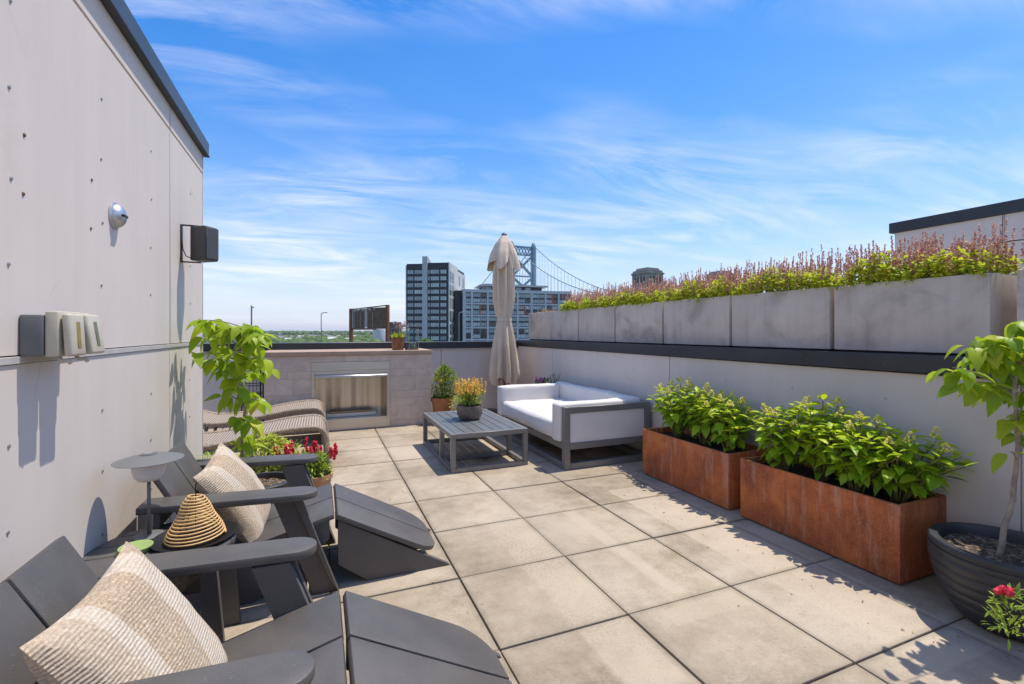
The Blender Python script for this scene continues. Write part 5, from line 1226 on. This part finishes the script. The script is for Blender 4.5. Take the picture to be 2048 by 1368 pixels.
# street lamps and poles
M_pole = simple('galvanised_pole', (.34, .34, .33), .5, .3)
def lamp(u, vt, d, reach, label):
    p = at(u, 664, d); z = EYE + (664 - vt) / 935 * d
    t = thing('street_lamp', label, 'street lamp', (p.x, p.y, GZ), -YAW, 'street lamps'); h_ = z - GZ; s = d / 935
    tube('pole', t, [(0, 0, 0), (0, 0, h_ - reach * .45)] + [(reach * (1 - math.cos(q)), 0, h_ - reach * .45 + reach * .42 * math.sin(q)) for q in np.linspace(.2, 1.5, 7)], [.16] + [.10] * 8, M_pole, 8)
    box('lamp_head', t, reach * .9, reach * 1.6, -.18, .18, h_ - .12, h_ + .06, M_pole, .03)
lamp(642.5, 625, 110, .9, 'curved street lamp standing left of the rusty billboard')
lamp(918, 624, 120, 1.0, 'street lamp in front of the gap between tower and midrise')
lamp(783, 656, 260, 1.3, 'tiny distant street lamp right of the billboard')
p = at(503, 664, 75); t = thing('utility_pole', 'thin dark utility pole rising behind the potted tree', 'pole', (p.x, p.y, GZ)); tube('pole', t, [(0, 0, 0), (0, 0, EYE + 53 / 935 * 75 - GZ)], [.16, .11], simple('pole_dark', (.05, .055, .05), .8), 8); box('insulator', t, .15, .32, -.06, .06, EYE + 48 / 935 * 75 - GZ, EYE + 50.5 / 935 * 75 - GZ, MATS['pole_dark'], 0)
# street trees below the tower
LM_street = leafmat('street_tree_leaf', (0.07, 0.14, 0.02), (0.17, 0.27, 0.03), .5, .3, True)
def street_tree(u, vt, d, w, label):
    p = at(u, 664, d); h_ = EYE + (664 - vt) / 935 * d - GZ
    t = thing('street_tree', label, 'tree', (p.x, p.y, GZ), 0, 'street trees beyond the back parapet')
    tube('trunk', t, [(0, 0, 0), (.2, 0, h_ * .4), (0, .2, h_ * .75)], [.5, .35, .12], M_bark, 8)
    tv, tf = leaf_tpl(1, .7, .2, .2, 2); P, Mx = [], []
    lob = [(Vector((random.uniform(-.6, .6) * w, random.uniform(-.6, .6) * w, h_ * random.uniform(.62, .86))), random.uniform(.25, .45) * w) for _ in range(16)]
    for _ in range(3400):
        c_, r_ = random.choice(lob); d_ = rdir(-1.2, 1.57); q = c_ + d_ * r_ * random.uniform(.6, 1.05); q.z = min(q.z, h_ - random.random() * .6)
        P.append(tuple(q)); Mx.append(np.array(basis(rdir(-.8, .8), roll=random.uniform(-1, 1))) * random.uniform(.5, .95))
    soup('crown', t, tv, tf, Mx, P, LM_street)
for u, vt, d, w, lb in ((858, 671, 150, 5.2, 'bright green street tree at the foot of the glass tower'), (836, 676, 140, 4.5, 'bright green street tree just right of the glass lantern'), (882, 680, 150, 4.5, 'low green street tree near the pale side of the tower'), (800, 678, 170, 5, 'green tree top behind the rust pot'), (1024, 681, 150, 4, 'green tree top just right of the umbrella'), (735, 681, 190, 6, 'green tree top under the rusty billboard'), (560, 682, 190, 6, 'green tree top right of the potted tree')):
    street_tree(u, vt, d, w, lb)

# ------------------------------------------------------------------ air
hzm = bpy.data.materials.new('air'); hzm.use_nodes = True; ht = hzm.node_tree; ht.nodes.clear()
pv_ = ht.nodes.new('ShaderNodeVolumePrincipled'); pv_.inputs['Color'].default_value = (.86, .92, 1, 1); pv_.inputs['Density'].default_value = 4.5e-5; pv_.inputs['Anisotropy'].default_value = .2
ho = ht.nodes.new('ShaderNodeOutputMaterial'); ht.links.new(pv_.outputs[0], ho.inputs['Volume'])
hzb = ob('haze', box_me((0, 0, 52), (42000, 42000, 160), hzm, 0)); tag(hzb, 'thin summer haze over the city', kind='stuff')
